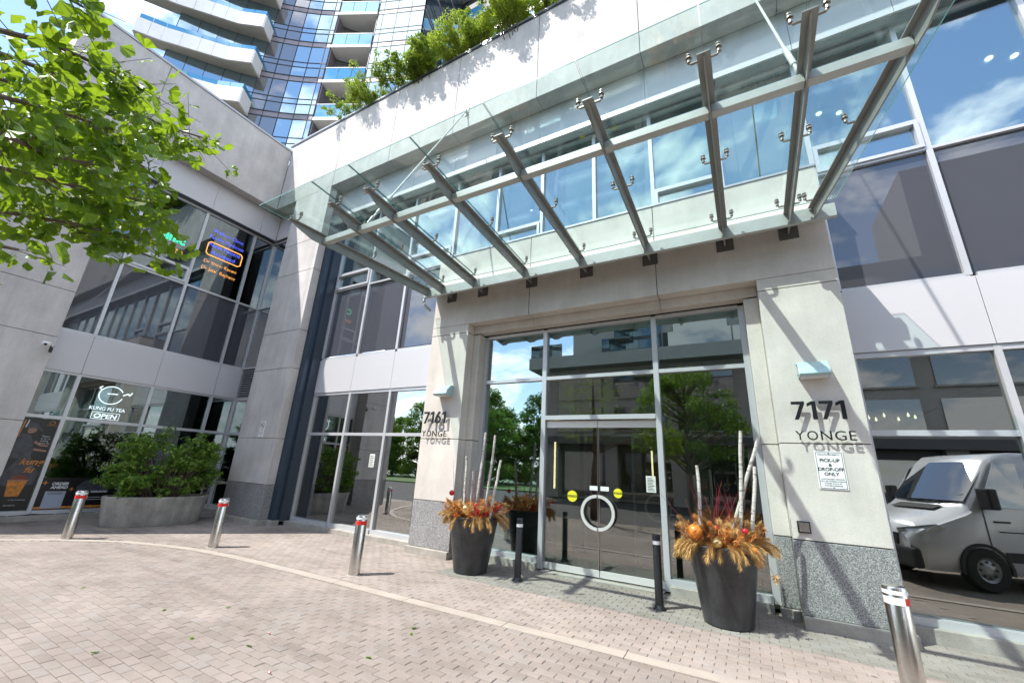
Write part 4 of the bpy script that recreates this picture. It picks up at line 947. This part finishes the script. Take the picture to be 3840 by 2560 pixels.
# ------------------------------------------------------------------ tapered pots with dried arrangements
def pot(c, rt, rb, h, label):
    A = thing('planter_pot', label, 'planter', (c[0], c[1], 0), 'charcoal pots flanking the doors')
    MB().lathe((c[0], c[1], 0), [(rb-.02, 0), (rb, .012), (rb+(rt-rb)*.25, h*.25), (rb+(rt-rb)*.5, h*.5), (rb+(rt-rb)*.75, h*.75), (rt, h-.015), (rt-.006, h), (rt-.035, h), (rt-.045, h-.02), (rt-.07, h-.10)], 48).build('pot', M['pot'], A, smooth=True, shade=.5)
    MB().lathe((c[0], c[1], 0), [(rt-.064, h-.095), (.0, h-.05)], 32, cap=False).build('soil', M['soil'], A)
pot((-4.13, 6.20), .415, .27, .84, 'tapered charcoal pot with the redder arrangement, beside the pier without a parking sign'); pot((-.40, 6.19), .40, .27, .86, 'tapered charcoal pot with pumpkins on top, beside the pier with the parking sign')
def plume(A, base, d, ln, droop, w, seed, mat='plume'):
    """feathery dried-grass head: fine blades along a drooping axis"""
    g = random.Random(seed); mb = MB(); d = Vector(d).normalized(); p = Vector(base); axis = []
    for i in range(9):
        axis.append(p.copy()); p = p+d*ln/8; d = (d+Vector((0, 0, -droop/8))).normalized()
    mb.tube([tuple(q) for q in axis], .003, 4)
    for k in range(260):
        t = .22+.72*g.random(); f = t*7.99; i = int(f); q = axis[i].lerp(axis[min(i+1, 8)], f-i); tg = (axis[min(i+1, 8)]-axis[i]).normalized() if i < 8 else d
        o = Vector((g.gauss(0, 1), g.gauss(0, 1), g.gauss(0, 1))).normalized(); env = math.sin(min(1, (t-.2)/.8)*math.pi*.86)+.15
        e = q+(tg*.9+o*.75).normalized()*w*env*g.uniform(.7, 1.5)+Vector((0, 0, -.012)); sd = (e-q).cross(o).normalized()*.0028
        mb.add([q-sd, q+sd, e], [(0, 1, 2)])
    mb.build('plume', M[mat], A)
def sprig(A, base, d, ln, seed, mat='sprig'):
    g = random.Random(seed); mb = MB(); d = Vector(d).normalized(); p = Vector(base); mb.cyl(p, p+d*ln, .004, .002, n=5)
    for k in range(46):
        t = .25+.75*g.random(); q = p+d*ln*t; o = Vector((g.gauss(0, 1), g.gauss(0, 1), g.gauss(0, 1))).normalized(); e = q+(d*.5+o).normalized()*g.uniform(.03, .07)
        s = (e-q).cross(o.orthogonal()).normalized()*.006; mb.add([q, (q+e)/2+s, e, (q+e)/2-s], [(0, 1, 2, 3)])
    mb.build('sprig', M[mat], A)
def pole(A, a, b, r, seed):
    g = random.Random(seed); a = Vector(a); b = Vector(b); mb = MB(); n = 7; pts = []; rr_ = []
    for i in range(n):
        t = i/(n-1); pts.append(a.lerp(b, t)+Vector((g.uniform(-1, 1), g.uniform(-1, 1), 0))*.006); rr_.append(r*(1-.18*t))
    k = len(mb.v)
    for i in range(n-1): mb.cyl(pts[i], pts[i+1], rr_[i], rr_[i+1], 12, cap=(i == n-2))
    mb.build('birch_pole', M['birch'], A, smooth=True, shade=.9)
def ball(A, c, r, mat, name='bauble'):
    prof = [(max(r*math.sin(math.pi*i/10), .0005), -r*math.cos(math.pi*i/10)) for i in range(11)]
    o = MB().lathe(c, prof, 20, cap=False).build(name, M[mat], A, smooth=True)
    MB().cyl((c[0], c[1], c[2]+r*.96), (c[0], c[1], c[2]+r*1.12), r*.16, n=8).build('cap', M['gold'], o)
def berries(A, base, d, ln, seed):
    g = random.Random(seed); mb = MB(); d = Vector(d).normalized(); p = Vector(base); mb.cyl(p, p+d*ln, .004, .002, n=5)
    for k in range(16):
        q = p+d*ln*(.3+.7*g.random())+Vector((g.gauss(0, 1), g.gauss(0, 1), g.gauss(0, 1)))*.022; r = .012
        mb.lathe(q, [(.001, -r), (r*.8, -r*.6), (r, 0), (r*.8, r*.6), (.001, r)], 7, cap=False)
    mb.build('berry_stem', M['redb'], A)
def arrangement(c, z, rt, seed, label, front, cfg):
    A = thing('dried_arrangement', label, 'plant', (c[0], c[1], z), 'dried arrangements in the charcoal pots'); g = random.Random(seed)
    for k in range(cfg['droop']):
        t = front+g.uniform(-1.9, 1.9); rr_ = rt*g.uniform(.35, .82); b = (c[0]+rr_*math.cos(t), c[1]+rr_*math.sin(t), z-.04)
        plume(A, b, (math.cos(t)*.55, math.sin(t)*.55, .95), g.uniform(.28, .46), g.uniform(2.2, 4.2), .062, seed*100+k)
    for k in range(cfg['up']):
        t = g.uniform(0, 2*math.pi); rr_ = rt*g.uniform(.05, .75); b = (c[0]+rr_*math.cos(t), c[1]+rr_*math.sin(t), z-.01)
        plume(A, b, (math.cos(t)*.5+g.uniform(-.2, .2), math.sin(t)*.5, 1), g.uniform(.28, .46), g.uniform(.2, 1.6), .062, seed*200+k, 'plume' if g.random() < .7 else 'sprig')
    for k in range(cfg['sprig']):
        t = g.uniform(0, 2*math.pi); rr_ = rt*g.uniform(.2, .9); b = (c[0]+rr_*math.cos(t), c[1]+rr_*math.sin(t), z-.05)
        sprig(A, b, (math.cos(t)*.8+g.uniform(-.2, .2), math.sin(t)*.8, g.uniform(.6, 1.2)), g.uniform(.22, .38), seed*300+k)
    for k in range(cfg['berry']):
        t = g.uniform(-1.2, .9)+cfg.get('bdir', front); rr_ = rt*g.uniform(.1, .8); b = (c[0]+rr_*math.cos(t), c[1]+rr_*math.sin(t), z-.04)
        berries(A, b, (math.cos(t)*.5, math.sin(t)*.5, 1), g.uniform(.2, .34), seed*400+k)
    for k in range(cfg['twig']):
        t = g.uniform(0, 2*math.pi); b = Vector((c[0]+.2*math.cos(t), c[1]+.15*math.sin(t), z-.05)); e = b+Vector((g.uniform(-.22, .3), g.uniform(-.15, .15), g.uniform(.5, .85)))
        mid = b.lerp(e, .5)+Vector((g.uniform(-.03, .03), 0, 0)); MB().tube([tuple(b), tuple(mid), tuple(e)], [.004, .003, .0015], 5).build('red_twig', M['twig'], A)
    for (a, b) in cfg['poles']: pole(A, a, b, .024, seed*7+int(a[0]*100))
    for (p, r, m) in cfg['balls']: ball(A, p, r, m)
    return A
A1 = arrangement((-4.13, 6.20), .82, .41, 3, 'dried golden arrangement with birch poles in the pot near number 7161', R(-75),
    dict(droop=30, up=44, sprig=70, berry=20, bdir=R(0), twig=16,
         poles=[((-4.36, 6.22, .75), (-4.42, 6.26, 1.80)), ((-4.10, 6.18, .75), (-3.99, 6.17, 2.21)), ((-3.94, 6.22, .75), (-3.82, 6.22, 2.17)), ((-3.80, 6.14, .75), (-3.65, 6.17, 1.75)), ((-4.28, 6.30, .75), (-4.33, 6.36, 1.55))],
         balls=[((-4.60, 6.15, 1.17), .045, 'redb'), ((-4.05, 5.83, .965), .075, 'gold'), ((-4.3, 5.95, .98), .03, 'redb'), ((-3.6, 6.1, 1.02), .03, 'redb'), ((-4.25, 5.86, .84), .05, 'redb')]))
bt = MB().tube([(-4.52, 6.18, .8), (-4.60, 6.17, 1.4), (-4.66, 6.2, 1.72)], [.004, .003, .0015], 5); bt.build('brown_twig', M['brown'], A1)
A2 = arrangement((-.40, 6.19), .84, .40, 5, 'dried golden arrangement with pumpkins and birch poles in the pot near number 7171', R(-95),
    dict(droop=44, up=60, sprig=50, berry=8, bdir=R(90), twig=22,
         poles=[((-.62, 6.2, .75), (-.605, 6.18, 1.79)), ((-.20, 6.18, .75), (-.05, 6.16, 2.24)), ((-.36, 6.25, .75), (.14, 6.17, 2.16)), ((-.08, 6.16, .75), (.065, 6.16, 1.80))],
         balls=[((-.66, 5.86, 1.00), .085, 'orange'), ((-.42, 5.80, .91), .06, 'gold'), ((-.50, 5.95, 1.10), .035, 'orange'), ((-.43, 5.97, 1.05), .035, 'redb'), ((-.12, 5.97, 1.05), .035, 'redb'), ((-.05, 5.9, .86), .04, 'orange'), ((-.25, 5.84, .85), .03, 'orange')]))
MB().tube([(-.62, 6.1, .8), (-.85, 6.05, 1.15), (-1.08, 6.0, 1.42)], [.004, .003, .0012], 5).build('red_twig', M['twig'], A2)
MB().tube([(-.1, 6.0, .8), (.06, 5.95, .75), (.13, 5.92, .62)], [.004, .003, .002], 5).build('stem', M['brown'], A2); sprig(A2, (.11, 5.93, .66), (.3, 0, -1), .1, 77, 'plume')

# ------------------------------------------------------------------ oval planter and bush
A = thing('oval_planter', 'large oval concrete planter holding the green bush', 'planter', (-12.28, 4.97, 0))
MB().lathe((-12.28, 4.97, 0), [(.90, 0), (.915, .03), (.94, .2), (.97, .4), (1.0, .575), (1.0, .60), (.985, .612), (.93, .612), (.91, .60), (.88, .5)], 56, sx=.62, sy=1.02).build('bowl', M['planterc'], A, smooth=True, shade=.5)
MB().lathe((-12.28, 4.97, 0), [(.885, .52), (.001, .56)], 40, sx=.62, sy=1.02, cap=False).build('soil', M['soil'], A)
def leafcloud(mb, cen, rad, n, size, g, hollow=.55, up=.4, fold=.25):
    for _ in range(n):
        d = Vector((g.gauss(0, 1), g.gauss(0, 1), g.gauss(0, 1))).normalized(); t = (hollow**3+(1-hollow**3)*g.random())**(1/3)
        p = Vector(cen)+Vector((d.x*rad[0], d.y*rad[1], d.z*rad[2]))*t
        nrm = (d*.6+Vector((g.gauss(0, .5), g.gauss(0, .5), up+g.gauss(0, .5)))).normalized(); a = nrm.orthogonal().normalized(); a.rotate(Matrix.Rotation(g.random()*6.283, 3, nrm)); b = nrm.cross(a)
        s = size*g.uniform(.6, 1.35); q = nrm*s*fold
        mb.add([p-a*s, p-b*s*.42+q, p+a*s, p+b*s*.42+q], [(0, 1, 2), (0, 2, 3)])
g = random.Random(21)
Bu = thing('bush', 'broad green leafy bush growing in the oval concrete planter', 'bush', (-12.28, 4.97, .56))
mb = MB()
stems = MB()
for k in range(105):
    t_ = g.random()*6.283; el = g.uniform(-.2, 1.0) if k < 70 else g.uniform(-.62, -.15); rr_ = math.sqrt(max(0, 1-el*el*.55)); yy = math.sin(t_)*rr_*g.uniform(.65, 1.05)
    e_ = Vector((-12.28+.66*math.cos(t_)*rr_*g.uniform(.6, 1), 4.93+1.18*yy, 1.18+.98*el*(1-.22*abs(yy)) + .12*yy))
    b_ = Vector((-12.28+.15*math.cos(t_), 4.97+.3*math.sin(t_), .52)); mid_ = b_.lerp(e_, .55)+Vector((0, 0, .12))
    stems.tube([tuple(b_), tuple(mid_), tuple(e_)], [.013, .008, .003], 5)
    for q_ in range(4):
        p_ = mid_.lerp(e_, .35+.65*q_/3)+Vector((g.gauss(0, .05), g.gauss(0, .06), g.gauss(0, .03))); r_ = g.uniform(.09, .17)
        leafcloud(mb, p_, (r_*1.1, r_*1.25, r_*.62), 24, .047, g, .1, .8)
tag(mb.build('foliage', M['bush'], Bu), kind='stuff')
stems.build('stems', M['bark'], Bu)
# ------------------------------------------------------------------ shrubs on the parapet
def shrub(x, y, w, h, n, label, loose=False):
    S = thing('parapet_shrub', label, 'shrub', (x, y+.5, 12.06), 'shrubs along the parapet'); mb = MB(); st = MB()
    ns_ = 16 if not loose else 9; per = max(26, int(n*3.2/ns_/7))
    for k in range(ns_):
        b_ = Vector((x+g.uniform(-.35, .35)*w, y+.5, 12.05)); e_ = Vector((x+g.uniform(-1, 1)*w, y+g.uniform(-.55, .4), 12.72+h*g.uniform(.1, 1.0))); mid_ = b_.lerp(e_, .55)+Vector((0, .1, .25))
        st.tube([tuple(b_), tuple(mid_), tuple(e_)], [.014, .009, .003], 5)
        for q_ in range(7):
            p_ = mid_.lerp(e_, q_/6)+Vector((g.gauss(0, .07), g.gauss(0, .07), g.gauss(0, .06))); r_ = g.uniform(.07, .17)*(1.0 if not loose else .85)
            leafcloud(mb, p_, (r_*1.35, r_*1.15, r_*1.1), per, .040, g, .0, .5)
    tag(mb.build('foliage', M['shrub'], S), kind='stuff'); st.build('stems', M['bark'], S)
shrub(-10.55, 6.35, .75, .75, 700, 'sparse yellow green shrub sprouting at the parapet end by the left corner', True)
shrub(-9.35, 6.30, .75, .85, 1100, 'airy yellow green shrub on the parapet between corner sprout and dense clump', True)
shrub(-8.35, 6.28, .55, .7, 900, 'thin green shrub filling the gap beside the dense clump on the parapet', True)
shrub(-7.25, 6.15, .78, 1.05, 3200, 'dense rounded green shrub hanging over the parapet')
shrub(-6.0, 6.25, .55, .75, 1300, 'low green shrub beside the dense clump on the parapet')
shrub(-5.3, 6.30, .55, 1.15, 1700, 'taller upright green shrub on the parapet')
shrub(-4.2, 6.10, .70, 1.05, 2400, 'spreading green shrub casting leaf shadows below the parapet')
shrub(-3.2, 6.25, .60, .8, 1500, 'green shrub at the far parapet end above the canopy rod', True)

# ------------------------------------------------------------------ ginkgo reaching in from the side
G = thing('ginkgo_tree', 'ginkgo tree with bright fan leaves reaching in over the forecourt', 'tree', (-5.3, -1.7, 0))
BOUGH = [[(-2.32, -.02, 2.99), (-2.35, .15, 3.07), (-2.39, .33, 3.12), (-2.4, .55, 3.17), (-2.38, .70, 3.22)], [(-2.03, -.03, 2.89), (-2.04, .1, 2.98), (-2.07, .25, 3.04), (-2.11, .37, 3.08)],
 [(-2.23, .05, 2.72), (-2.32, .21, 2.83), (-2.4, .38, 2.92), (-2.44, .54, 2.92)], [(-2.03, .09, 2.44), (-2.14, .34, 2.56), (-2.24, .53, 2.66), (-2.27, .58, 2.69)], [(-2.17, .14, 2.35), (-2.23, .33, 2.43), (-2.26, .58, 2.49)],
 [(-2.62, .01, 3.06), (-2.65, .31, 3.19), (-2.68, .52, 3.27), (-2.72, .64, 3.28)], [(-1.74, -.01, 2.94), (-1.77, .05, 2.98), (-1.81, .11, 3.02)], [(-1.91, .15, 2.16), (-1.9, .22, 2.17)],
 [(-2.73, .09, 2.84), (-2.83, .4, 2.93), (-2.86, .58, 3.0)], [(-2.62, .15, 2.59), (-2.64, .47, 2.7), (-2.66, .54, 2.71)], [(-1.86, .02, 2.58), (-1.91, .16, 2.67), (-1.97, .31, 2.75)], [(-1.81, .05, 2.46), (-1.89, .18, 2.5), (-1.95, .3, 2.57)]]
MB().tube([(-5.3, -1.7, 0), (-5.28, -1.68, 1.2), (-5.2, -1.6, 2.4), (-5.25, -1.65, 3.8), (-5.3, -1.7, 5.6)], [.14, .12, .10, .07, .02], 12).build('trunk', M['bark'], G, smooth=True)
tw = MB(); gg = random.Random(5); leafs = []
for bi, bo in enumerate(BOUGH):
    root = Vector((-5.22, -1.62, 2.3+.12*bi)); p0 = Vector(bo[0])
    pts = [root, root.lerp(p0, .5)+Vector((0, 0, .18))]+[Vector(p) for p in bo]; n = len(pts)
    tw.tube([tuple(p) for p in pts], [.013*(1-i/n)**1.6+.003 for i in range(n)], 6)
    for i in range(1, len(bo)):
        a, b = Vector(bo[i-1]), Vector(bo[i]); m_ = max(3, int((b-a).length/.016))
        for k in range(m_):
            q = a.lerp(b, (k+gg.random())/m_); tl = gg.uniform(.05, .24); d = ((b-a).normalized()*.7+Vector((gg.gauss(0, .5), gg.gauss(0, .5), gg.gauss(-.1, .45)))).normalized(); e = q+d*tl
            tw.cyl(q, e, .0016, .0009, n=4)
            for j in range(gg.randint(4, 6)):
                f = q.lerp(e, gg.uniform(.25, 1)); pd = (d*.4+Vector((gg.gauss(0, .7), gg.gauss(0, .7), gg.gauss(-.55, .5)))).normalized(); leafs.append((f, pd, gg.uniform(.026, .048)))
tw.build('branches', M['bark'], G)
def fan(seed, mb=None, T_=None):
    s = random.Random(seed); n = 11; vs = [(0, 0, 0), (0, -.95, .0)]; rim = []
    for i in range(n):
        t = R(-66+132*i/(n-1)); r = 1.0*(1-.22*(i == 5))*(1-.10*(abs(i-5) == 5))*(1+s.uniform(-.05, .05)); rim.append((r*math.sin(t), r*math.cos(t), .10*math.cos(i*1.9)*s.uniform(.3, 1)+.26*(abs(i-5)/5)**1.5-.1))
    vs += rim; w = .02
    vs += [(-w, 0, 0), (w, 0, 0)]
    fs = [(0, 2+i+1, 2+i) for i in range(n-1)]+[(1, n+3, n+2)]
    return vs, fs
fans = []
for k in range(4):
    vs, fs = fan(k); mb = MB().add(vs, fs); fans.append((vs, fs, mb.mesh('leaf', M['ginkgo'])))
def orient(pd, roll):
    y = pd.normalized(); x = y.orthogonal().normalized(); x.rotate(Matrix.Rotation(roll, 3, y)); z = x.cross(y); return Matrix((x, y, z)).transposed()
vis_l = []
for (f, pd, s) in leafs:
    q = pix(f); key = s/q[2] if q and -20 < q[0] < 1040 and -20 < q[1] < 700 else 0; vis_l.append((key, f, pd, s))
vis_l.sort(key=lambda t: -t[0]); fol = MB()
for k, (key, f, pd, s) in enumerate(vis_l):
    m3 = orient(pd, gg.random()*6.283); pos = f+pd*s*.95
    if k < 300:
        o = link('leaf', fans[k % 4][2], G); o.matrix_local = Matrix.Translation(pos-wl(G)) @ m3.to_4x4() @ Matrix.Scale(s, 4)
    else:
        vs, fs, _ = fans[k % 4]; fol.add([pos+m3 @ (Vector(v)*s) for v in vs], fs)
for k in range(900):
    t = gg.random()*6.28; rr_ = 1.4*math.sqrt(gg.random()); z = gg.uniform(2.9, 5.4); f = Vector((-5.5+rr_*math.cos(t), -2.1+rr_*math.sin(t), z)); pd = Vector((gg.gauss(0, 1), gg.gauss(0, 1), gg.gauss(-.5, .6))).normalized()
    m3 = orient(pd, gg.random()*6.28); vs, fs, _ = fans[k % 4]; fol.add([f+m3 @ (Vector(v)*.05) for v in vs], fs)
tag(fol.build('foliage', M['ginkgo'], G), kind='stuff')
# fallen leaves
FLV = [(-5.576, 2.582), (-4.57, 2.432), (-4.85, 1.836), (-4.025, 2.604), (-7.09, 2.385), (-5.19, 3.04), (-3.19, 3.825), (-3.03, 3.09), (-3.11, 3.675)]
fl = bpy.data.meshes.new_from_object(bpy.data.objects.new('tmp', fans[0][2]))
for k, (x, y) in enumerate(FLV):
    o = link('fallen_leaf', fans[k % 4][2]); o.location = (x, y, .007); o.rotation_euler = (R(gg.uniform(-4, 8)), R(gg.uniform(-6, 6)), gg.random()*6.28); o.scale = (.034, .034, .02)
    tag(o, 'single green leaf fallen on the paving of the forecourt', 'leaf', 'fallen leaves on the paving')
for (x, y) in ((-4.144, 2.874), (-3.418, 2.439)):
    o = MB().lathe((x, y, .012), [(.001, -.01), (.009, -.004), (.010, .002), (.001, .009)], 8, cap=False).build('fallen_berry', M['redb']); tag(o, 'tiny red berry dropped on the paving', 'berry', 'red berries on the paving')

# ------------------------------------------------------------------ across the drive: building, van and trees (seen in the glass)
O = thing('opposite_building', 'grey shop building with dark storefronts mirrored in the entrance glass', 'building', (3, -14, 0))
def ob(name, m, *a): return ubox(name, M[m], *a, O)
ob('wall', 'opp', -13, 26, -24, -14.3, 0, 9.1); ob('upper_wall', 'opp', -11.2, 26, -24, -14.9, 10.0, 14.5); ob('terrace_slab', 'opp', -14.2, 26, -24, -13.2, 9.1, 10.0)
ob('tower_block', 'opp', 10, 16, -22, -15.2, 14.5, 20.5); ob('soffit', 'oppd', -13, 26, -14.29, -13.3, 3.6, 4.1)
for k in range(9):
    x = -12.6+4.2*k; ob('column', 'opp', x, x+.8, -14.29, -13.6, 0, 3.6)
    ob('shop_window', 'oglass', x+.85, x+4.15, -14.29, -14.22, .25, 3.1); ob('shop_fascia', 'oppd', x+.81, x+4.19, -14.29, -14.1, 3.1, 3.59)
    for z in (4.6, 6.9): ob('window', 'oglass', x+.5, x+3.9, -14.29, -14.24, z, z+1.6); ob('sill', 'opp', x+.4, x+4.0, -14.29, -14.18, z-.12, z-.01)
    if x > -12: ob('window', 'oglass', x+.5, x+3.9, -14.89, -14.84, 10.6, 13.6); ob('rail_pane', 'oglass', x, x+4.1, -13.3, -13.27, 10.02, 11.0)
ob('rail_pane', 'oglass', -14.1, -11.5, -13.3, -13.27, 10.02, 11.0)
text('lettering', 'TEA REX', .42, M['pwhite'], (1.3, -14.08, 3.17), 'B', O, extrude=.02, offset=.006)
# white van
V = thing('van', 'silver white delivery van parked on the drive, mirrored in the right hand storefront', 'van', (4.9, 2.1, 0))
vx, vy = 2.35, 2.1
ST = [(0, .34, .62, .86, .74, .70), (.05, .30, .72, .98, .84, .78), (.16, .27, .82, 1.07, .91, .82), (.55, .27, .98, 1.21, .97, .86), (.92, .27, 1.12, 1.36, .98, .88), (1.02, .27, 1.16, 1.44, .985, .88), (1.60, .27, 1.32, 2.24, .99, .84), (1.75, .27, 1.36, 2.36, .99, .83), (2.1, .27, 1.38, 2.42, .99, .84), (5.55, .27, 1.38, 2.44, .99, .86), (5.75, .30, 1.38, 2.40, .97, .84)]
mb = MB(); ns = 14
for (x, zb, zbelt, zt_, wb, wt) in ST:
    h = [(wb*.93, zb), (wb*.985, zb+.12), (wb, zb+.32), (wb, zbelt), ((wb+wt)/2+.02, (zbelt+zt_)/2), (wt, zt_-.10), (wt-.10, zt_-.01)]
    for (y, z) in h+[(-y, z) for y, z in h[::-1]]: mb.v.append((vx+x, vy+y, z))
for i in range(len(ST)-1):
    for j in range(ns): mb.f.append((i*ns+j, i*ns+(j+1) % ns, (i+1)*ns+(j+1) % ns, (i+1)*ns+j))
mb.f.append(tuple(range(ns))); mb.f.append(tuple(range((len(ST)-1)*ns+ns-1, (len(ST)-1)*ns-1, -1)))
mb.build('body', M['vanp'], V, smooth=True, shade=.7)
w = MB(); rows = []
for t in (0, .25, .5, .75, 1):
    x = 1.00+(1.62-1.00)*t; z = 1.47+(2.22-1.47)*t; hw = .82-.04*t; rows.append([(vx+x-.035+.06*(abs(s)/1.0)**2, vy+hw*s, z+.01) for s in (-1, -.5, 0, .5, 1)])
for r_ in rows: w.v += r_
for i in range(4):
    for j in range(4): w.f.append((i*5+j, i*5+j+1, (i+1)*5+j+1, (i+1)*5+j))
w.build('windshield', M['vang'], V, smooth=True)
for s in (1, -1):
    y = vy+s*.945
    MB().ext([(vx+1.20, y+s*.055, 1.40), (vx+1.95, y+s*.055, 1.40), (vx+1.98, y-s*.03, 2.20), (vx+1.62, y-s*.03, 2.20), (vx+1.30, y+s*.03, 1.68)], (0, s*.012, 0)).build('side_window', M['vang'], V)
    MB().ext([(vx+2.3, y+s*.058, 1.45), (vx+3.6, y+s*.058, 1.45), (vx+3.6, y-s*.03, 2.18), (vx+2.3, y-s*.03, 2.18)], (0, s*.012, 0)).build('side_window', M['vang'], V)
    mir = MB().box(vx+1.12, vx+1.28, y+s*.12-.08, y+s*.12+.16 if s > 0 else y+s*.12+.08, 1.36, 1.72).build('mirror', M['vanb'], V, bevel=.03)
    MB().ext([(vx+.02, vy+s*.52, .80), (vx+.14, vy+s*.86, .84), (vx+.50, vy+s*.955, .98), (vx+.36, vy+s*.955, 1.06), (vx+.08, vy+s*.72, .98), (vx-.02, vy+s*.52, .93)], (-.02, s*.02, 0)).build('headlight', M['lens'], V)
    MB().box(vx+1.3, vx+1.55, y+s*.05-.01, y+s*.05+.02, 1.14, 1.17).build('door_handle', M['vanb'], V)
    MB().box(vx+1.35, vx+4.2, vy+s*.985-.02, vy+s*.985+.02, .50, .66).build('side_trim', M['vanb'], V)
    for x in (1.0, 4.6):
        wy = vy+s*.905
        o = MB().lathe((0, 0, 0), [(.20, -.11), (.33, -.11), (.355, -.08), (.355, .08), (.33, .11), (.20, .11)], 32, cap=False); o.v = [(vx+x+a, wy+c, .355+b) for a, b, c in o.v]; wh = o.build('wheel', M['tyre'], V, smooth=True, shade=.6)
        o = MB().lathe((0, 0, 0), [(.205, s*.06), (.205, s*.095), (.16, s*.075), (.06, s*.10), (.001, s*.10)], 24, cap=False); o.v = [(vx+x+a, wy+c, .355+b) for a, b, c in o.v]; o.build('rim', M['rim'], wh)
        for q in range(8):
            t = q*.785; MB().cyl((vx+x+.13*math.cos(t), wy+s*.088, .355+.13*math.sin(t)), (vx+x+.13*math.cos(t), wy+s*.10, .355+.13*math.sin(t)), .022, n=8).build('rim_hole', M['vanb'], wh)
        o = MB().lathe((0, 0, 0), [(.37, s*.06), (.37, s*.10), (.425, s*.10), (.425, s*.06)], 28, cap=False, a0=R(-12), a1=R(192)); o.v = [(vx+x+a, wy+c, .355+b) for a, b, c in o.v]; o.build('wheel_arch', M['vanb'], V)
MB().box(vx-.05, vx+.10, vy-.86, vy+.86, .28, .62).build('bumper', M['vanb'], V, bevel=.05)
MB().ext([(vx-.03, vy-.48, .64), (vx-.03, vy+.48, .64), (vx-.02, vy+.52, .84), (vx-.02, vy-.52, .84)], (.1, 0, 0)).build('grille', M['vanb'], V)
MB().ext([(vx+.72, vy-.5, 1.30), (vx+.72, vy+.5, 1.30), (vx+.92, vy+.5, 1.375), (vx+.92, vy-.5, 1.375)], (0, 0, .012)).build('cowl_vent', M['vanb'], V)
MB().box(vx-.06, vx+.02, vy-.26, vy+.26, .42, .53).build('plate', M['white'], V)
for s in (1, -1):
    for (x_, za, zb) in ((1.16, .55, 1.36), (2.06, .5, 2.2), (3.75, .5, 2.2)):
        MB().box(vx+x_-.006, vx+x_+.006, vy+s*.992-.004, vy+s*.992+.004, za, min(zb, 1.36)).build('door_seam', M['vanb'], V)
    MB().box(vx+1.35, vx+5.5, vy+s*.985-.012, vy+s*.985+.012, .98, 1.0).build('body_crease', M['vanb'], V)
MB().cyl((vx-.035, vy, .74), (vx-.05, vy, .74), .085, n=24).build('badge', M['handle'], V)
for y_ in (-.35, .3): MB().tube([(vx+.95, vy+y_, 1.43), (vx+1.05, vy+y_+.1, 1.53), (vx+1.12, vy+y_+.45, 1.60)], .010, 5).build('wiper', M['vanb'], V)
V.location = (4.5, 1.7, 0); V.rotation_euler = (0, 0, R(-24))
# street trees
def tree_mesh(seed, h, r, n, size, lo=.38):
    s = random.Random(seed); tr = MB(); cr = MB(); tr.tube([(0, 0, 0), (.05, 0, h*.3), (0, .05, h*.6), (0, 0, h*.92)], [h*.022, h*.017, h*.011, .01], 9)
    for k in range(64):
        t = s.random()*6.28; z = h*s.uniform(lo, .95); k_ = math.sin(min(1, (1-(z/h))/(1-lo))*math.pi*.75)*.9+.15; e = Vector((r*k_*math.cos(t), r*k_*math.sin(t), z)); b = Vector((0, 0, z-h*.15))
        tr.tube([tuple(b), tuple(b.lerp(e, .6)+Vector((0, 0, .1))), tuple(e)], [h*.007, h*.004, .006], 5)
        leafcloud(cr, e*.88+Vector((0, 0, e.z*.12)), (r*.24*s.uniform(.6, 1.4), r*.24*s.uniform(.6, 1.4), h*.055*s.uniform(.6, 1.4)), n//64, size, s, .0)
    leafcloud(cr, (0, 0, h*.68), (r*.6, r*.6, h*.24), n//9, size, s, .2)
    return tr.mesh('trunk', M['bark'], smooth=True), cr.mesh('crown', M['treel'])
TM = [tree_mesh(1, 7.2, 2.6, 7200, .10), tree_mesh(2, 8.6, 3.0, 5600, .17, .05), tree_mesh(3, 7.4, 2.7, 5200, .17, .05)]
def tree(k, x, y, sc, label, group):
    t = thing('street_tree', label, 'tree', (x, y, 0), group); t.scale = (sc, sc, sc); t.rotation_euler = (0, 0, (x*1.7) % 6.28)
    a = link('trunk', TM[k][0], t); a.location = (0, 0, 0); b = link('crown', TM[k][1], t); tag(b, kind='stuff')
tree(0, -2.6, -8.6, 1.0, 'leafy green street tree mirrored in the door glass before the dark shops', 'street trees across the drive')
gt = random.Random(9)
for k in range(26):
    tree(1+k % 2, -14.5-1.9*k+gt.uniform(-1, 1), -33+gt.uniform(-6, 6)+(k*.45), gt.uniform(.95, 1.4), 'distant green tree behind the lawn, mirrored left of the doors', 'distant trees behind the lawn')
